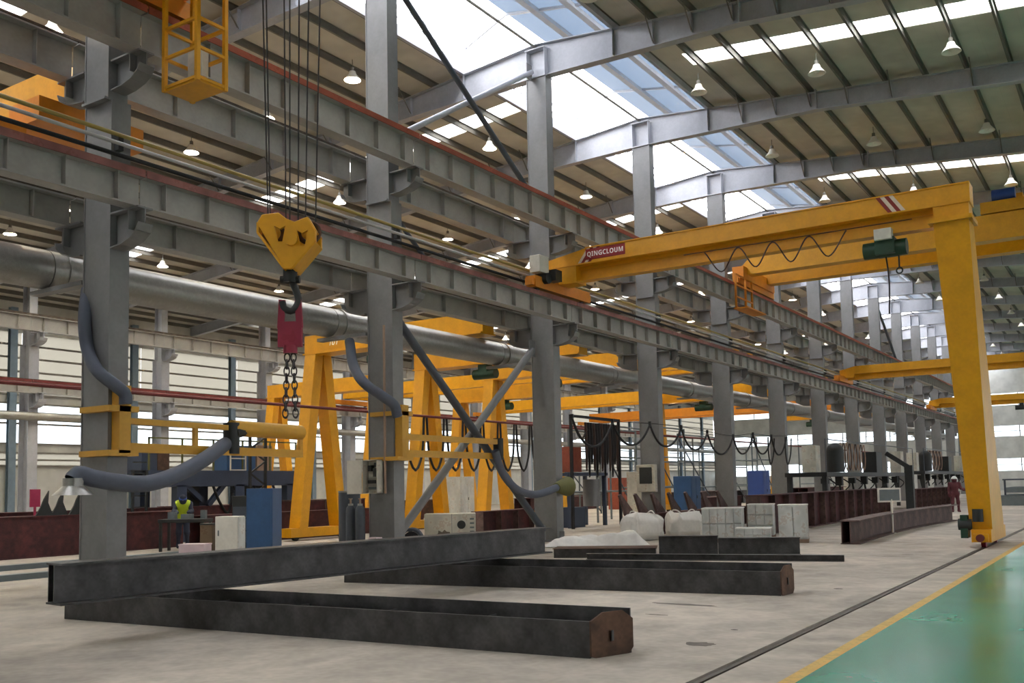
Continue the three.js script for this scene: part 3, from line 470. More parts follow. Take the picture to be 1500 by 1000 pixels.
// ================================================================ HOOK BLOCK with ropes, shackle and chain
{
  const c = onZ(425, 357, -10.6), t = thing('hook_block', 'yellow crane hook block with a red shackle and chain hanging on ropes', 'hook block', [c.x, c.y, c.z], 0.58); t.scale.setScalar(1.25);
  const side = [[-0.36, 0.22], [-0.3, 0.32], [-0.1, 0.34], [0.0, 0.26], [0.1, 0.22], [0.26, 0.28], [0.36, 0.1], [0.36, -0.02], [0.06, -0.36], [-0.02, -0.36]];
  const hole = (x, y) => { const p = new THREE.Path(); p.moveTo(x - 0.07, y + 0.1); p.lineTo(x, y + 0.06); p.lineTo(x + 0.07, y + 0.1); p.lineTo(x + 0.03, y - 0.1); p.lineTo(x - 0.03, y - 0.1); p.closePath(); return p; };
  for (const z of [0.16, -0.2]) { const s = new THREE.Shape(side.map(([x, y]) => new THREE.Vector2(x, y))); s.holes.push(hole(-0.08, 0.08), hole(0.2, 0.02)); obj('side_plate', new THREE.ExtrudeGeometry(s, { depth: 0.04, bevelEnabled: true, bevelSize: 0.008, bevelThickness: 0.008, bevelSegments: 1 }).translate(0, 0, z), M.yellow, t); }
  obj('rim_plate', [bar(V(-0.36, 0.23, 0), V(-0.36, 0.1, 0), 0.4, 0.03), bar(V(-0.36, 0.1, 0), V(-0.03, -0.36, 0), 0.4, 0.03), bar(V(0.36, -0.02, 0), V(0.07, -0.36, 0), 0.4, 0.03), bar(V(0.36, 0.1, 0), V(0.26, 0.28, 0), 0.4, 0.03)], M.yellow, t);
  for (const x of [-0.22, 0.24]) obj('sheave', new THREE.TorusGeometry(0.13, 0.03, 8, 24).translate(x, 0.14, 0), M.brown_steel, t);
  obj('hub_cap', new THREE.CylinderGeometry(0.08, 0.08, 0.03, 16).rotateX(Math.PI / 2).translate(0.06, 0.0, 0.225), M.yellow, t);
  obj('swivel', [rod(V(0, -0.34, 0), V(0, -0.5, 0), 0.09), rod(V(-0.12, -0.46, 0), V(0.12, -0.46, 0), 0.05)], M.dark_machine, t);
  obj('hook', tube([V(0.02, -0.48, 0), V(0.08, -0.62, 0), V(0.1, -0.75, 0), V(0.02, -0.86, 0), V(-0.08, -0.82, 0), V(-0.1, -0.74, 0)], 0.045, 24, 8), M.dark_machine, t);
  obj('shackle', [bar(V(-0.1, -0.72, 0), V(-0.12, -1.08, 0), 0.05, 0.08), bar(V(0.1, -0.72, 0), V(0.12, -1.08, 0), 0.05, 0.08), cbox(0.3, 0.32, 0.08, 0, -1.16, 0), rod(V(0, -1.3, 0), V(0, -1.4, 0), 0.09)], M.shackle_red, t);
  const links = []; for (let k = 0; k < 9; k++) { const g = new THREE.TorusGeometry(0.045, 0.012, 6, 14).scale(0.75, 1.25, 1); if (k % 2) g.rotateY(Math.PI / 2); for (const s of [-1, 1]) links.push(g.clone().translate(s * (0.04 + 0.003 * k), -1.45 - 0.088 * k, 0)); }
  obj('chain', links, M.chain, t);
  obj('rope', [[-0.3, -0.1], [-0.22, 0.12], [-0.08, -0.12], [0.02, 0.1], [0.09, -0.05], [0.22, 0.12], [0.3, -0.1]].map(([x, z]) => rod(V(x, 0.15, z), V(x * 1.3, (10.6 - c.y) / 1.25, z), 0.009, 0.011, 6)), M.rope, t);
}

// ================================================================ YELLOW GANTRIES in the bay behind
function backGantry(z, xl, label, mark, x2) {
  const t = thing('yellow_gantry', label, 'gantry crane', [0, 0, z], 0, 'yellow gantries behind the columns');
  const yb = 6.38, yt = 7.0, xr = x2 ?? -16.5;
  const g = obj('girder', [box(xl - 0.35, xr, yb, yt, -0.3, 0.3)], M.yellow, t); obj('bottom_flange', box(xl - 0.35, xr, yb - 0.05, yb, -0.4, 0.4), M.yellow, g);
  if (x2 === undefined) { obj('end_carriage', [box(GB - 0.15, GB + 0.15, RL + 0.05, RL + 0.3, -1.5, 1.5)], M.orange, t); obj('hanger_bracket', [box(-16.72, -16.46, yt, RL + 0.5, -0.25, 0.25), box(-16.72, GB + 0.1, RL + 0.3, RL + 0.5, -0.25, 0.25)], M.orange, t); }
  for (const xx of x2 === undefined ? [xl] : [xl, x2 + 0.3]) {
    for (const s of [1, -1]) obj('leg', extr([[s * 0.38, yb - 0.05], [s * 0.02, yb - 0.05], [s * 0.02, yb - 0.25], [s * 0.76, 0.4], [s * 1.14, 0.4]], 0.5).rotateY(-Math.PI / 2).translate(xx + 0.25, 0, 0), M.yellow, t);
    const c = obj('floor_carriage', [box(xx - 0.22, xx + 0.22, 0.12, 0.42, -1.5, 1.5)], M.yellow, t);
    for (const s of [-1.1, 1.1]) obj('floor_wheel', new THREE.CylinderGeometry(0.14, 0.14, 0.12, 16).rotateZ(Math.PI / 2).translate(xx, 0.14, s), M.dark_machine, c);
  }
  obj('hoist', [rod(V(xl + 2.4, yb - 0.4, 0), V(xl + 3.4, yb - 0.4, 0), 0.2), box(xl + 2.7, xl + 3.1, yb - 0.45, yb - 0.05, -0.2, 0.2)], M.dark_green, t);
  if (mark) {
    const c = document.createElement('canvas'); c.width = 256; c.height = 128; const x = c.getContext('2d'); x.fillStyle = '#d8980e'; x.fillRect(0, 0, 256, 128); x.fillStyle = '#fff8e0'; x.font = 'italic bold 92px sans-serif'; x.textAlign = 'center'; x.textBaseline = 'middle'; x.fillText(mark, 128, 68);
    const tx = new THREE.CanvasTexture(c); tx.colorSpace = THREE.SRGBColorSpace; const mm = new THREE.MeshStandardMaterial({ map: tx, roughness: 0.5 }); const p = new THREE.Mesh(new THREE.PlaneGeometry(0.8, 0.4), mm); p.name = 'painted_mark'; p.position.set(xl + 1.0, (yb + yt) / 2, 0.306); t.add(p);
  }
  return t;
}
backGantry(-24.0, -23.7, 'yellow gantry with a splayed floor leg beside the second column, its beam nearest the duct', '10T');
backGantry(-30.0, -23.7, 'yellow gantry with legs seen behind the crossed braces', null);
backGantry(-34.8, -23.7, 'yellow gantry with legs seen beside the third column behind hanging cables', null);
backGantry(-43, -31.5, 'low looking yellow gantry on two pairs of legs behind the crossed braces', null, -26);
backGantry(-34, -36.5, 'yellow gantry on two pairs of legs seen behind the splayed gantry leg', null, -30);
backGantry(-52, -23.7, 'distant yellow gantry far behind the cable rack', null);
backGantry(-74, -23.7, 'farthest yellow gantry in the bay behind the columns', null);

// ================================================================ HIGH BAY LAMPS
{
  const L = (u) => new THREE.Vector2(...u);
  const shade = join(new THREE.LatheGeometry([[0.04, 0.3], [0.1, 0.28], [0.13, 0.18], [0.26, 0.02], [0.27, 0], [0.255, 0.005], [0.115, 0.17], [0.03, 0.27]].map(L), 24)), hang = join([new THREE.CylinderGeometry(0.012, 0.012, 0.3, 6).translate(0, 0.52, 0), new THREE.CylinderGeometry(0.06, 0.06, 0.12, 10).translate(0, 0.36, 0)]), bulb = join(new THREE.SphereGeometry(0.09, 14, 10).scale(1, 1.2, 1).translate(0, 0.12, 0));
  const rowsX = [-11.5, -7.65, -3.85, -0.05, 3.75, -19.9, -23.75, -27.6, -31.5, -35.4, -39.3, -43.2];
  let lamps = 0;
  for (let k = -2; k <= 13; k++) for (const x of rowsX) {
    const z = -21.7 - 7.55 * (k - 0); if (z < FAR + 2 || z > 6) continue; if (x > 0 && k > 0) continue;
    const left = x < -15; if (left && k > 9) continue;
    const past = ORD[Math.max(0, Math.floor((ZC(0) - z) / BAY))] ?? 'last'; const t = thing('high_bay_lamp', left ? 'lit white high bay lamp behind the columns, just past the ' + past + ' roof beam' : 'white high bay lamp over the aisle, just past the ' + past + ' roof beam', 'lamp', [x, roofY(x) - 0.66, z], 0, left ? 'lamps in the bay behind' : 'lamps over the aisle');
    meshOf('shade', shade, M.lamp_white, t); meshOf('hanger', hang, M.purlin, t); meshOf('bulb', bulb, left ? M.bulb : M.lamp_white, t);
    if (left) { const p = new THREE.PointLight('#fff2d8', 1.2, 0, 2); p.name = 'lamp_glow'; p.position.set(0, 0.1, 0); p.castShadow = true; t.add(p); lamps++; }
  }
}

// ================================================================ STEEL BEAMS on the floor
function lay(t, p, q) {                              // local z along p->q, origin p
  t.position.copy(p); t.rotation.y = Math.atan2(q.x - p.x, q.z - p.z); return p.distanceTo(q);
}
{
  // beam lying across the two others
  const a = onY(78, 886, 0.46), b = onY(798, 809, 0.46);
  const A = thing('steel_beam', 'long dark steel H beam lying across two other beams', 'beam', [0, 0, 0]); let L = lay(A, a, b);
  const H = 0.46, W = 0.36;
  obj('web', cbox(0.014, H - 0.04, L, 0, H / 2, L / 2), M.black_steel, A); obj('flange', cbox(W, 0.022, L, 0, H - 0.011, L / 2), M.black_steel, A); obj('flange', cbox(W, 0.022, L, 0, 0.011, L / 2), M.black_steel, A);
  obj('side_plate', [cbox(0.014, H - 0.05, L - 0.02, W / 2 - 0.03, H / 2, L / 2)], M.black_steel, A);
  // front beam: an H lying on its side with a rusty end plate
  const sideH = (label, p, q, h, w, skew = 0) => {
    const B = thing('steel_beam', label, 'beam', [0, 0, 0]), l = lay(B, p, q);
    obj('flange', cbox(0.025, h * 0.8, l, -w / 2 + 0.0125, h * 0.4, l / 2), M.black_steel, B); obj('flange', cbox(0.025, h, l + skew, w / 2 - 0.0125, h / 2, (l + skew) / 2), M.black_steel, B); obj('web', cbox(w - 0.05, 0.016, l, 0, h * 0.4, l / 2), M.black_steel, B);
    for (let k = 1; k < 6; k++) obj('stiffener', cbox(w - 0.06, h * 0.3, 0.014, 0, h * 0.56, l * k / 6), M.black_steel, B);
    const e = extr([[-w / 2, 0.02], [-w / 2 + 0.05, 0], [w / 2 - 0.05, 0], [w / 2, 0.06], [w / 2, h - 0.1], [w / 2 - 0.12, h - 0.01], [-w / 2 + 0.14, h - 0.01], [-w / 2, h * 0.8]], 0.02); { const m4 = new THREE.Matrix4().set(1, 0, 0, 0, 0, 1, 0, 0, skew / w, 0, 1, l + skew / 2, 0, 0, 0, 1); obj('end_plate', e.applyMatrix4(m4), M.brown_steel, B); } obj('weld_bead', cbox(w * 0.1, 0.1, 0.012, -0.02, h * 0.45, l + skew / 2 + 0.026), M.black_steel, B); return B;
  };
  sideH('dark steel beam with a rusty end plate lying in front', onY(117, 903), onY(879, 958.5), 0.44, 0.48, 0.24);
  sideH('dark steel beam with a brown end plate lying behind the crossing beam', onY(515, 851), onY(1148, 870), 0.44, 0.46, 0.1);
  // thin bar and the low dark beams behind
  const f0 = onY(860, 819), f1 = onY(1237, 822), Fb = thing('steel_bar', 'long thin dark steel bar lying behind the brown ended beam', 'bar', [0, 0, 0]); L = lay(Fb, f0, f1);
  obj('web', cbox(0.012, 0.12, L, 0, 0.06, L / 2), M.black_steel, Fb); obj('flange', cbox(0.16, 0.012, L, 0, 0.126, L / 2), M.black_steel, Fb); obj('flange', cbox(0.16, 0.012, L, 0, 0.006, L / 2), M.black_steel, Fb);
  const low = (label, u0, v0, u1, v1, h, w) => { const t = thing('steel_beam', label, 'beam', [0, 0, 0]), l = lay(t, onY(u0, v0), onY(u1, v1)); obj('flange', cbox(w, 0.02, l, 0, h - 0.01, l / 2), M.black_steel, t); obj('flange', cbox(w, 0.02, l, 0, 0.01, l / 2), M.black_steel, t); obj('web', cbox(0.016, h - 0.04, l, 0, h / 2, l / 2), M.black_steel, t); obj('side_plate', cbox(0.016, h - 0.04, l, w / 2 - 0.02, h / 2, l / 2), M.black_steel, t); };
  low('short dark steel beam in front of the wrapped pallets', 1053, 813, 1172, 812, 0.4, 0.3); low('taller short dark steel beam beside the white bags', 966, 814, 1052, 813, 0.46, 0.3);
  // sheet stack with a brown top under the plastic
  const sp = thing('sheet_stack', 'low stack of dark steel sheets with a brown top in front of the white bags', 'sheets', [0, 0, 0]); L = lay(sp, onY(818, 813), onY(962, 812));
  obj('stack', cbox(0.9, 0.2, L, -0.4, 0.1, L / 2), M.black_steel, sp); obj('top_sheet', cbox(0.95, 0.012, L + 0.05, -0.4, 0.206, L / 2), M.brown_steel, sp); obj('spacer', [cbox(0.06, 0.08, 0.08, 0.08, 0.1, L * 0.38), cbox(0.06, 0.08, 0.08, 0.08, 0.1, L * 0.44)], M.white_paint, sp);
  // long brown beam at the right, slightly bent
  const r0 = onY(1246, 797), r1 = onY(1395, 762), R = thing('steel_beam', 'long brown steel H beam curving away beside the small sign', 'beam', [0, 0, 0]); L = lay(R, r0, r1);
  const Hh = 0.62, Wf = 0.5, seg = 10; const bend = (s) => 0.35 * Math.sin(Math.PI * s);
  const part = (w, h, x, y) => { const g = []; for (let i = 0; i < seg; i++) { const z0 = L * i / seg, z1 = L * (i + 1) / seg; g.push(bar(V(x + bend(i / seg), y, z0), V(x + bend((i + 1) / seg), y, z1), w, h)); } return g; };
  obj('flange', part(Wf, 0.03, 0, Hh - 0.015), M.plum_steel, R); obj('flange', part(Wf, 0.03, 0, 0.015), M.plum_steel, R); obj('web', part(0.02, Hh - 0.06, 0, Hh / 2), M.plum_steel, R); obj('side_plate', part(0.02, Hh - 0.06, Wf / 2 - 0.03, Hh / 2), M.plum_steel, R);
  // small sign on a post
  const s = onY(1308, 781), S = thing('sign_stand', 'small white sign board on a thin white post beside the brown beam', 'sign', [s.x, 0, s.z], 0.6);
  obj('post', rod(V(0, 0, 0), V(0, 1.05, 0), 0.035, 0.035, 10), M.white_paint, S); obj('foot', new THREE.CylinderGeometry(0.1, 0.1, 0.02, 16).translate(0, 0.01, 0), M.white_paint, S); obj('board_frame', cbox(0.72, 0.44, 0.04, -0.06, 1.18, 0), M.white_paint, S); obj('board_face', cbox(0.62, 0.34, 0.01, -0.06, 1.18, 0.022), M.panel_dark, S);
}

// ================================================================ BAGS AND WRAPPED PALLETS
function lumpy(w, h, d, sd, amp = 0.06) {
  const g = new RoundedBoxGeometry(w, h, d, 14, Math.min(w, h, d) * 0.3), p = g.attributes.position;
  for (let i = 0; i < p.count; i++) {
    const x = p.getX(i), y = p.getY(i), z = p.getZ(i); const r = (a) => 1 - Math.abs(Math.sin(a)) * 2;
    const n = Math.sin(x * 5 + sd) * Math.cos(z * 6 + sd * 2) + 0.7 * r(x * 6 + z * 4 + sd) + 0.5 * r(z * 9 - x * 5 + y * 6 + sd) + 0.3 * r(x * 17 + y * 8);
    p.setXYZ(i, x + amp * 0.5 * n, y + (y > 0 ? amp * n : 0), z + amp * 0.5 * n);
  }
  g.computeVertexNormals(); return g.translate(0, h / 2, 0);
}
{
  const bag = (label, u, v, w, h, d, turn, sd) => { const p = onY(u, v), t = thing('bulk_bag', label, 'bag', [p.x, 0, p.z], turn, 'white bulk bags'); obj('sack', lumpy(w, h, d, sd), M.bag, t); for (const s of [-1, 1]) obj('lifting_loop', tube([V(s * w * 0.26, h * 0.93, -d * 0.3), V(s * w * 0.3, h * 1.07, -d * 0.1), V(s * w * 0.27, h * 1.05, d * 0.12), V(s * w * 0.25, h * 0.92, d * 0.3)], 0.02, 18, 6), M.bag, t); return t; };
  bag('white bulk bag with loops behind the stack of sheets', 942, 791, 1.08, 0.8, 0.95, 0.95, 1); bag('white bulk bag beside the wrapped pallets', 1003, 788, 1.05, 0.8, 0.95, 0.95, 4);
  const pp = onY(872, 799), pl = thing('plastic_sheet', 'crumpled white plastic sheet lying over the stack of sheets', 'plastic', [pp.x, 0, pp.z], 0.58); const pg = new THREE.PlaneGeometry(2.9, 1.0, 90, 30).rotateX(-Math.PI / 2), pa = pg.attributes.position;
  for (let i = 0; i < pa.count; i++) { const x = pa.getX(i), z = pa.getZ(i), e = Math.min(1, (1.45 - Math.abs(x)) * 3) * Math.min(1, (0.5 - Math.abs(z)) * 4), r = (q) => Math.abs(Math.sin(q)) - 0.6; pa.setY(i, 0.02 + e * (0.24 + 0.07 * x + 0.09 * r(x * 2.1 + z * 2) + 0.06 * r(x * 3.4 - z * 3 + 1) + 0.035 * r(z * 6 + x * 2.5) + 0.015 * r(x * 9 + z * 4))); }
  pg.computeVertexNormals(); obj('sheet', pg, M.bag, pl);
  const pal = (label, u0, u1, v, h, d, cols, rows) => {
    const a = onY(u0, v), b = onY(u1, v), w = a.distanceTo(b), t = thing('wrapped_pallet', label, 'pallet', [(a.x + b.x) / 2, 0, (a.z + b.z) / 2], Math.atan2(-(b.z - a.z), b.x - a.x), 'white wrapped pallets');
    obj('pallet_base', [-1, 0, 1].map((k) => cbox(w, 0.1, 0.1, 0, 0.05, -d / 2 + k * d * 0.4)), M.tan_panel, t); obj('core', cbox(w * 0.98, h - 0.11, d * 0.98, 0, 0.1 + (h - 0.11) / 2, -d / 2), M.panel_white, t);
    for (let i = 0; i < cols; i++) for (let j = 0; j < rows; j++) { const cw = w / cols, ch = (h - 0.1) / rows, k = 0.02 * rnd(); obj('packet', rbox(cw * 0.93, ch * 0.93, 0.06, 0.01, -w / 2 + cw * (i + 0.5), 0.1 + ch * (j + 0.5), 0.0 + k), M.panel_white, t); }
    obj('top_cover', rbox(w * 1.02, 0.03, d * 1.02, 0.01, 0, h, -d / 2), M.bag, t);
  };
  pal('wrapped white pallet of small packets beside the bags', 1029, 1088, 795, 0.95, 0.9, 5, 2); pal('wrapped white pallet stack nearest the maroon girder row', 1096, 1134, 789, 1.0, 0.8, 3, 3);
  pal('low wrapped white pallet in front of the taller ones', 1078, 1130, 799, 0.45, 0.5, 4, 2); pal('tall white crate standing alone beside the pallets', 1141, 1185, 795, 1.02, 0.7, 2, 1);
}

// ================================================================ MAROON GIRDERS AND WELDING LINE behind the columns, right side
{
  const mar = (label, u0, v0, u1, v1, h, ribs, name = 'plate_girder') => {
    const a = onY(u0, v0), b = onY(u1, v1), t = thing(name, label, 'girder', [0, 0, 0], 0), l = lay(t, a, b);
    obj('web', cbox(0.02, h - 0.04, l, 0, h / 2, l / 2), M.maroon, t); obj('flange', cbox(0.5, 0.03, l, 0, h - 0.015, l / 2), M.maroon, t); obj('flange', cbox(0.5, 0.03, l, 0, 0.015, l / 2), M.maroon, t);
    for (let k = 0; k <= ribs; k++) obj('rib', cbox(0.46, h - 0.06, 0.02, 0, h / 2, l * k / ribs), M.plum_steel, t); return t;
  };
  mar('long maroon plate girder with upright ribs standing behind the pallets', 1105, 784, 1300, 752, 1.25, 13);
  mar('shorter maroon plate girder with ribs beyond the welding machine', 1336, 746, 1392, 737, 1.1, 8);
  { const g = mar('maroon girder lying behind the first bulk bag', 900, 783, 1100, 764, 0.7, 8); g.rotation.y = Math.PI; g.position.set(-13.6, 0, -27.6); }
  mar('maroon girder behind the white welding cabinet', 700, 786, 775, 778, 0.85, 3);
  // row of leaning ribs on top (jig stops)
  for (const [u, v] of [[916, 748], [938, 746], [962, 746], [986, 745], [1010, 744], [1034, 743], [1056, 742]]) {
    const p = onX(u, v, -13.6), t = tag(obj('jig_stop', extr([[-0.42, 0.42], [-0.34, 0.47], [0.4, -0.12], [0.4, -0.2], [-0.1, -0.2]], 0.08).rotateY(Math.PI / 2 - 0.1).translate(-13.6, 0.9, p.z), M.plum_steel), 'leaning dark steel plate in the row behind the bulk bags', 'plate', 'leaning steel plates'); void t;
  }
  // welding machines on a bridge over the girders
  const weld = (label, u0, u1, v, xp, top, seedN) => {
    const a = onX(u0, v, xp), b = onX(u1, v, xp), t = thing('welding_machine', label, 'machine', [xp, 0, b.z]), len = a.z - b.z, y = a.y;
    obj('platform', [box(-0.9, 0.9, y - 0.18, y, 0, len)], M.dark_machine, t);
    for (const z of [0.2, len - 0.2]) for (const x of [-0.75, 0.75]) obj('post', box(x - 0.1, x + 0.1, 0, y - 0.18, z - 0.1, z + 0.1), M.dark_machine, t);
    obj('diagonal_strut', [bar(V(0.75, y - 1.2, 0.25), V(0.75, y - 0.2, 1.2), 0.1)], M.dark_machine, t);
    obj('flux_tank', [new THREE.CylinderGeometry(0.4, 0.4, 0.95, 20).translate(0.2, y + 0.5, len * 0.78), new THREE.SphereGeometry(0.4, 16, 8, 0, Math.PI * 2, 0, Math.PI / 2).translate(0.2, y + 0.97, len * 0.78)], M.dark_machine, t);
    obj('control_cabinet', rbox(0.6, 1.25, 0.8, 0.02, 0.1, y + 0.63, 0.6), M.white_dirty, t); obj('control_cabinet', rbox(0.7, 1.1, 1.3, 0.02, 0.1, y + 0.55, len * 0.36), M.dark_machine, t);
    for (let k = 0; k < 9; k++) { const z = len * (0.5 + 0.03 * k); obj('cable_loop', tube([V(0.3, y + 1.4, z), V(0.36, y + 0.7, z + 0.05), V(0.3, y + 0.1, z + 0.1), V(0.2, y + 0.8, z + 0.13), V(0.3, y + 1.4, z + 0.16)], 0.025, 20, 5), k % 2 ? M.cable_brown : M.tan_panel, t); }
    for (let k = 0; k < 7; k++) { const z = len * (0.1 + 0.13 * k); const c = obj('welding_head', [cbox(0.3, 0.35 + 0.15 * Math.sin(k * 3), 0.3, 0.2, y - 0.38, z), rod(V(0.2, y - 0.5, z), V(0.3, y - 0.95, z + 0.15), 0.05)], M.dark_machine, t); obj('hose_stub', tube([V(0.4, y - 0.3, z), V(0.7, y - 0.55, z + 0.1), V(0.5, y - 0.85, z + 0.3)], 0.03, 12, 5), M.cable, c); }
    obj('control_cabinet', rbox(0.6, 1.15, 0.7, 0.02, 0.15, y + 0.58, len - 0.4), M.white_dirty, t);
    obj('handrail', [box(0.85, 0.89, y + 1.38, y + 1.42, 0, len), box(0.85, 0.89, y, y + 1.4, 0, 0.04), box(0.85, 0.89, y, y + 1.4, len - 0.04, len)], M.slate, t); return t;
  };
  weld('dark welding machine on a platform above the long maroon girder', 1180, 1315, 692, -12.0, 0, 1); weld('farther dark welding machine beside the standing worker', 1332, 1405, 690, -12.0, 0, 2);
  const pst = onY(1335, 753), post = thing('machine_post', 'dark upright post of the welding line in front of the maroon girders', 'post', [pst.x, 0, pst.z]);
  obj('post', [cbox(0.35, 2.3, 0.35, 0, 1.15, 0), cbox(0.5, 0.06, 0.5, 0, 0.03, 0)], M.dark_machine, post); obj('arm', bar(V(0, 2.2, 0), V(-1.0, 2.9, 0), 0.2), M.dark_machine, post);
  const st = onY(1490, 740), stk = thing('steel_stack', 'grey steel stack far down the hall beyond the crane leg', 'steel', [st.x, 0, st.z]); obj('beam', [cbox(1.6, 0.6, 5, 0, 0.3, -2), cbox(1.2, 0.3, 4.5, 0.1, 0.9, -2)], M.panel_dark, stk); obj('rack', [cbox(1.4, 0.08, 4, 0, 1.5, -2), cbox(0.1, 1.5, 0.1, 0.6, 0.75, -0.2), cbox(0.1, 1.5, 0.1, -0.6, 0.75, -0.2), cbox(0.1, 1.5, 0.1, 0.6, 0.75, -3.8)], M.slate, stk);
}

// ================================================================ CABLE RACK and festoon between the columns
{
  const p = onX(838, 700, -18.2), t = thing('cable_rack', 'black cable rack with brown looped cables beside the third column', 'rack', [p.x, 0, p.z]);
  const q = onX(908, 700, -18.2), len = p.z - q.z, top = onX(838, 607, -18.2).y;
  obj('post', box(-0.05, 0.05, 0, top, -0.05, 0.05), M.rubber, t); obj('post', box(-0.05, 0.05, 0, top, -len - 0.05, -len + 0.05), M.rubber, t); obj('top_rail', box(-0.04, 0.04, top - 0.1, top, -len, 0), M.rubber, t);
  for (let k = 0; k < 13; k++) { const z = -len * (0.3 + 0.055 * k), yy = top - 0.25, d = 1.9 + 0.3 * Math.sin(k * 2.1); obj('cable_loop', tube([V(0, yy, z), V(0.06, yy - d * 0.5, z + 0.06), V(0, yy - d, z + 0.02), V(-0.06, yy - d * 0.5, z - 0.05), V(0, yy, z + 0.08)], 0.035, 24, 6), k % 3 ? M.cable : M.cable_brown, t); }
  obj('feed_cable', tube([V(0, top - 0.1, 0), V(0, top - 0.9, -len * 0.2), V(0, top - 0.5, -len * 0.33)], 0.04, 20, 6), M.cable, t);
  const m = thing('navy_machine', 'dark navy machine under the cable rack', 'machine', [p.x - 0.9, 0, p.z - len * 0.5]);
  obj('frame', [cbox(1.1, 0.12, len * 0.8, 0, 2.1, 0), ...[-1, 1].flatMap((s) => [cbox(0.14, 2.1, 0.14, 0.45, 1.05, s * len * 0.36), cbox(0.14, 2.1, 0.14, -0.45, 1.05, s * len * 0.36)])], M.navy, m); obj('tank', new THREE.CylinderGeometry(0.35, 0.35, 1.1, 20).translate(0.15, 1.35, -len * 0.22), M.steel_grey, m); obj('drive_box', cbox(0.8, 0.8, 0.9, 0, 0.4, len * 0.15), M.navy, m); obj('red_cabinet', cbox(0.6, 1.0, 1.0, -0.1, 2.7, len * 0.12), M.red_lead, m);
  // festoon cable looping past the columns
  const xs = -14.45, pk = [[838, 612], [897, 619], [952, 622], [998, 627], [1036, 634], [1074, 640], [1103, 637], [1130, 640], [1152, 640]], pts = [];
  const fc = thing('festoon_cable', 'black cable hanging in loops past the ridge columns', 'cable', [0, 0, 0]); void pts;
  for (let i = 0; i < pk.length - 1; i++) {
    const [u, v] = pk[i], [u2, v2] = pk[i + 1], q = []; for (let k = 0; k <= 10; k++) { const f = k / 10; q.push(onX(u + (u2 - u) * f, v + (v2 - v) * f + [38, 31, 29, 28, 28, 26, 26, 26][i] * (1 - Math.pow(Math.abs(2 * f - 1), 2.2)), xs)); }
    obj('cable_span', tube(q, 0.04, 30, 6), M.cable, fc); obj('hanger_clip', cbox(0.09, 0.14, 0.06, q[0].x, q[0].y + 0.05, q[0].z), M.dark_machine, fc);
  }
  for (const [u, v] of [[1150, 640], [1125, 640]]) { const xq = xs + 0.02; obj('cable_span', tube([onX(u, v, xq), onX(u + 1, v + 25, xq), onX(u + 4, v + 40, xq), onX(u + 8, v + 25, xq), onX(u + 9, v + 2, xq)], 0.035, 30, 6), M.cable, fc); }
  { const w = pk.map(([u, v]) => onX(u, v - 2, xs)); obj('track_wire', tube(w, 0.012, 60, 5), M.cable, fc); }
  // loops hanging from the dark red track behind
  const yt = onX(585, 606, -20.8).y;
  for (let k = 0; k < 9; k++) { const z = -25.2 - k * 1.15, o = tag(obj('hanging_cable', tube([V(-20.8, yt - 0.05, z), V(-20.8, yt - 1.4, z - 0.15), V(-20.8, yt - 1.9, z - 0.5), V(-20.8, yt - 1.4, z - 0.85), V(-20.8, yt - 0.05, z - 1.0)], 0.045, 24, 6), M.cable), 'dark cable loop hanging from the red rail before the yellow gantries', 'cable', 'cable loops on the red rail'); void o; }
  const cb0 = onX(790, 625, -19.5), cbn = thing('cable_bundle', 'black cable bundle hanging left of the third column', 'cable', [cb0.x, cb0.y, cb0.z]);
  for (const d of [0.3, 0.1, -0.1, -0.3]) obj('cable_loop', tube([V(0, 0, d), V(0, -1.2, d - 0.05), V(0, -2.3 + d, d - 0.2), V(0.05, -1.2, d - 0.35), V(0.05, 0, d - 0.4)], 0.04, 20, 6), M.cable, cbn);
}

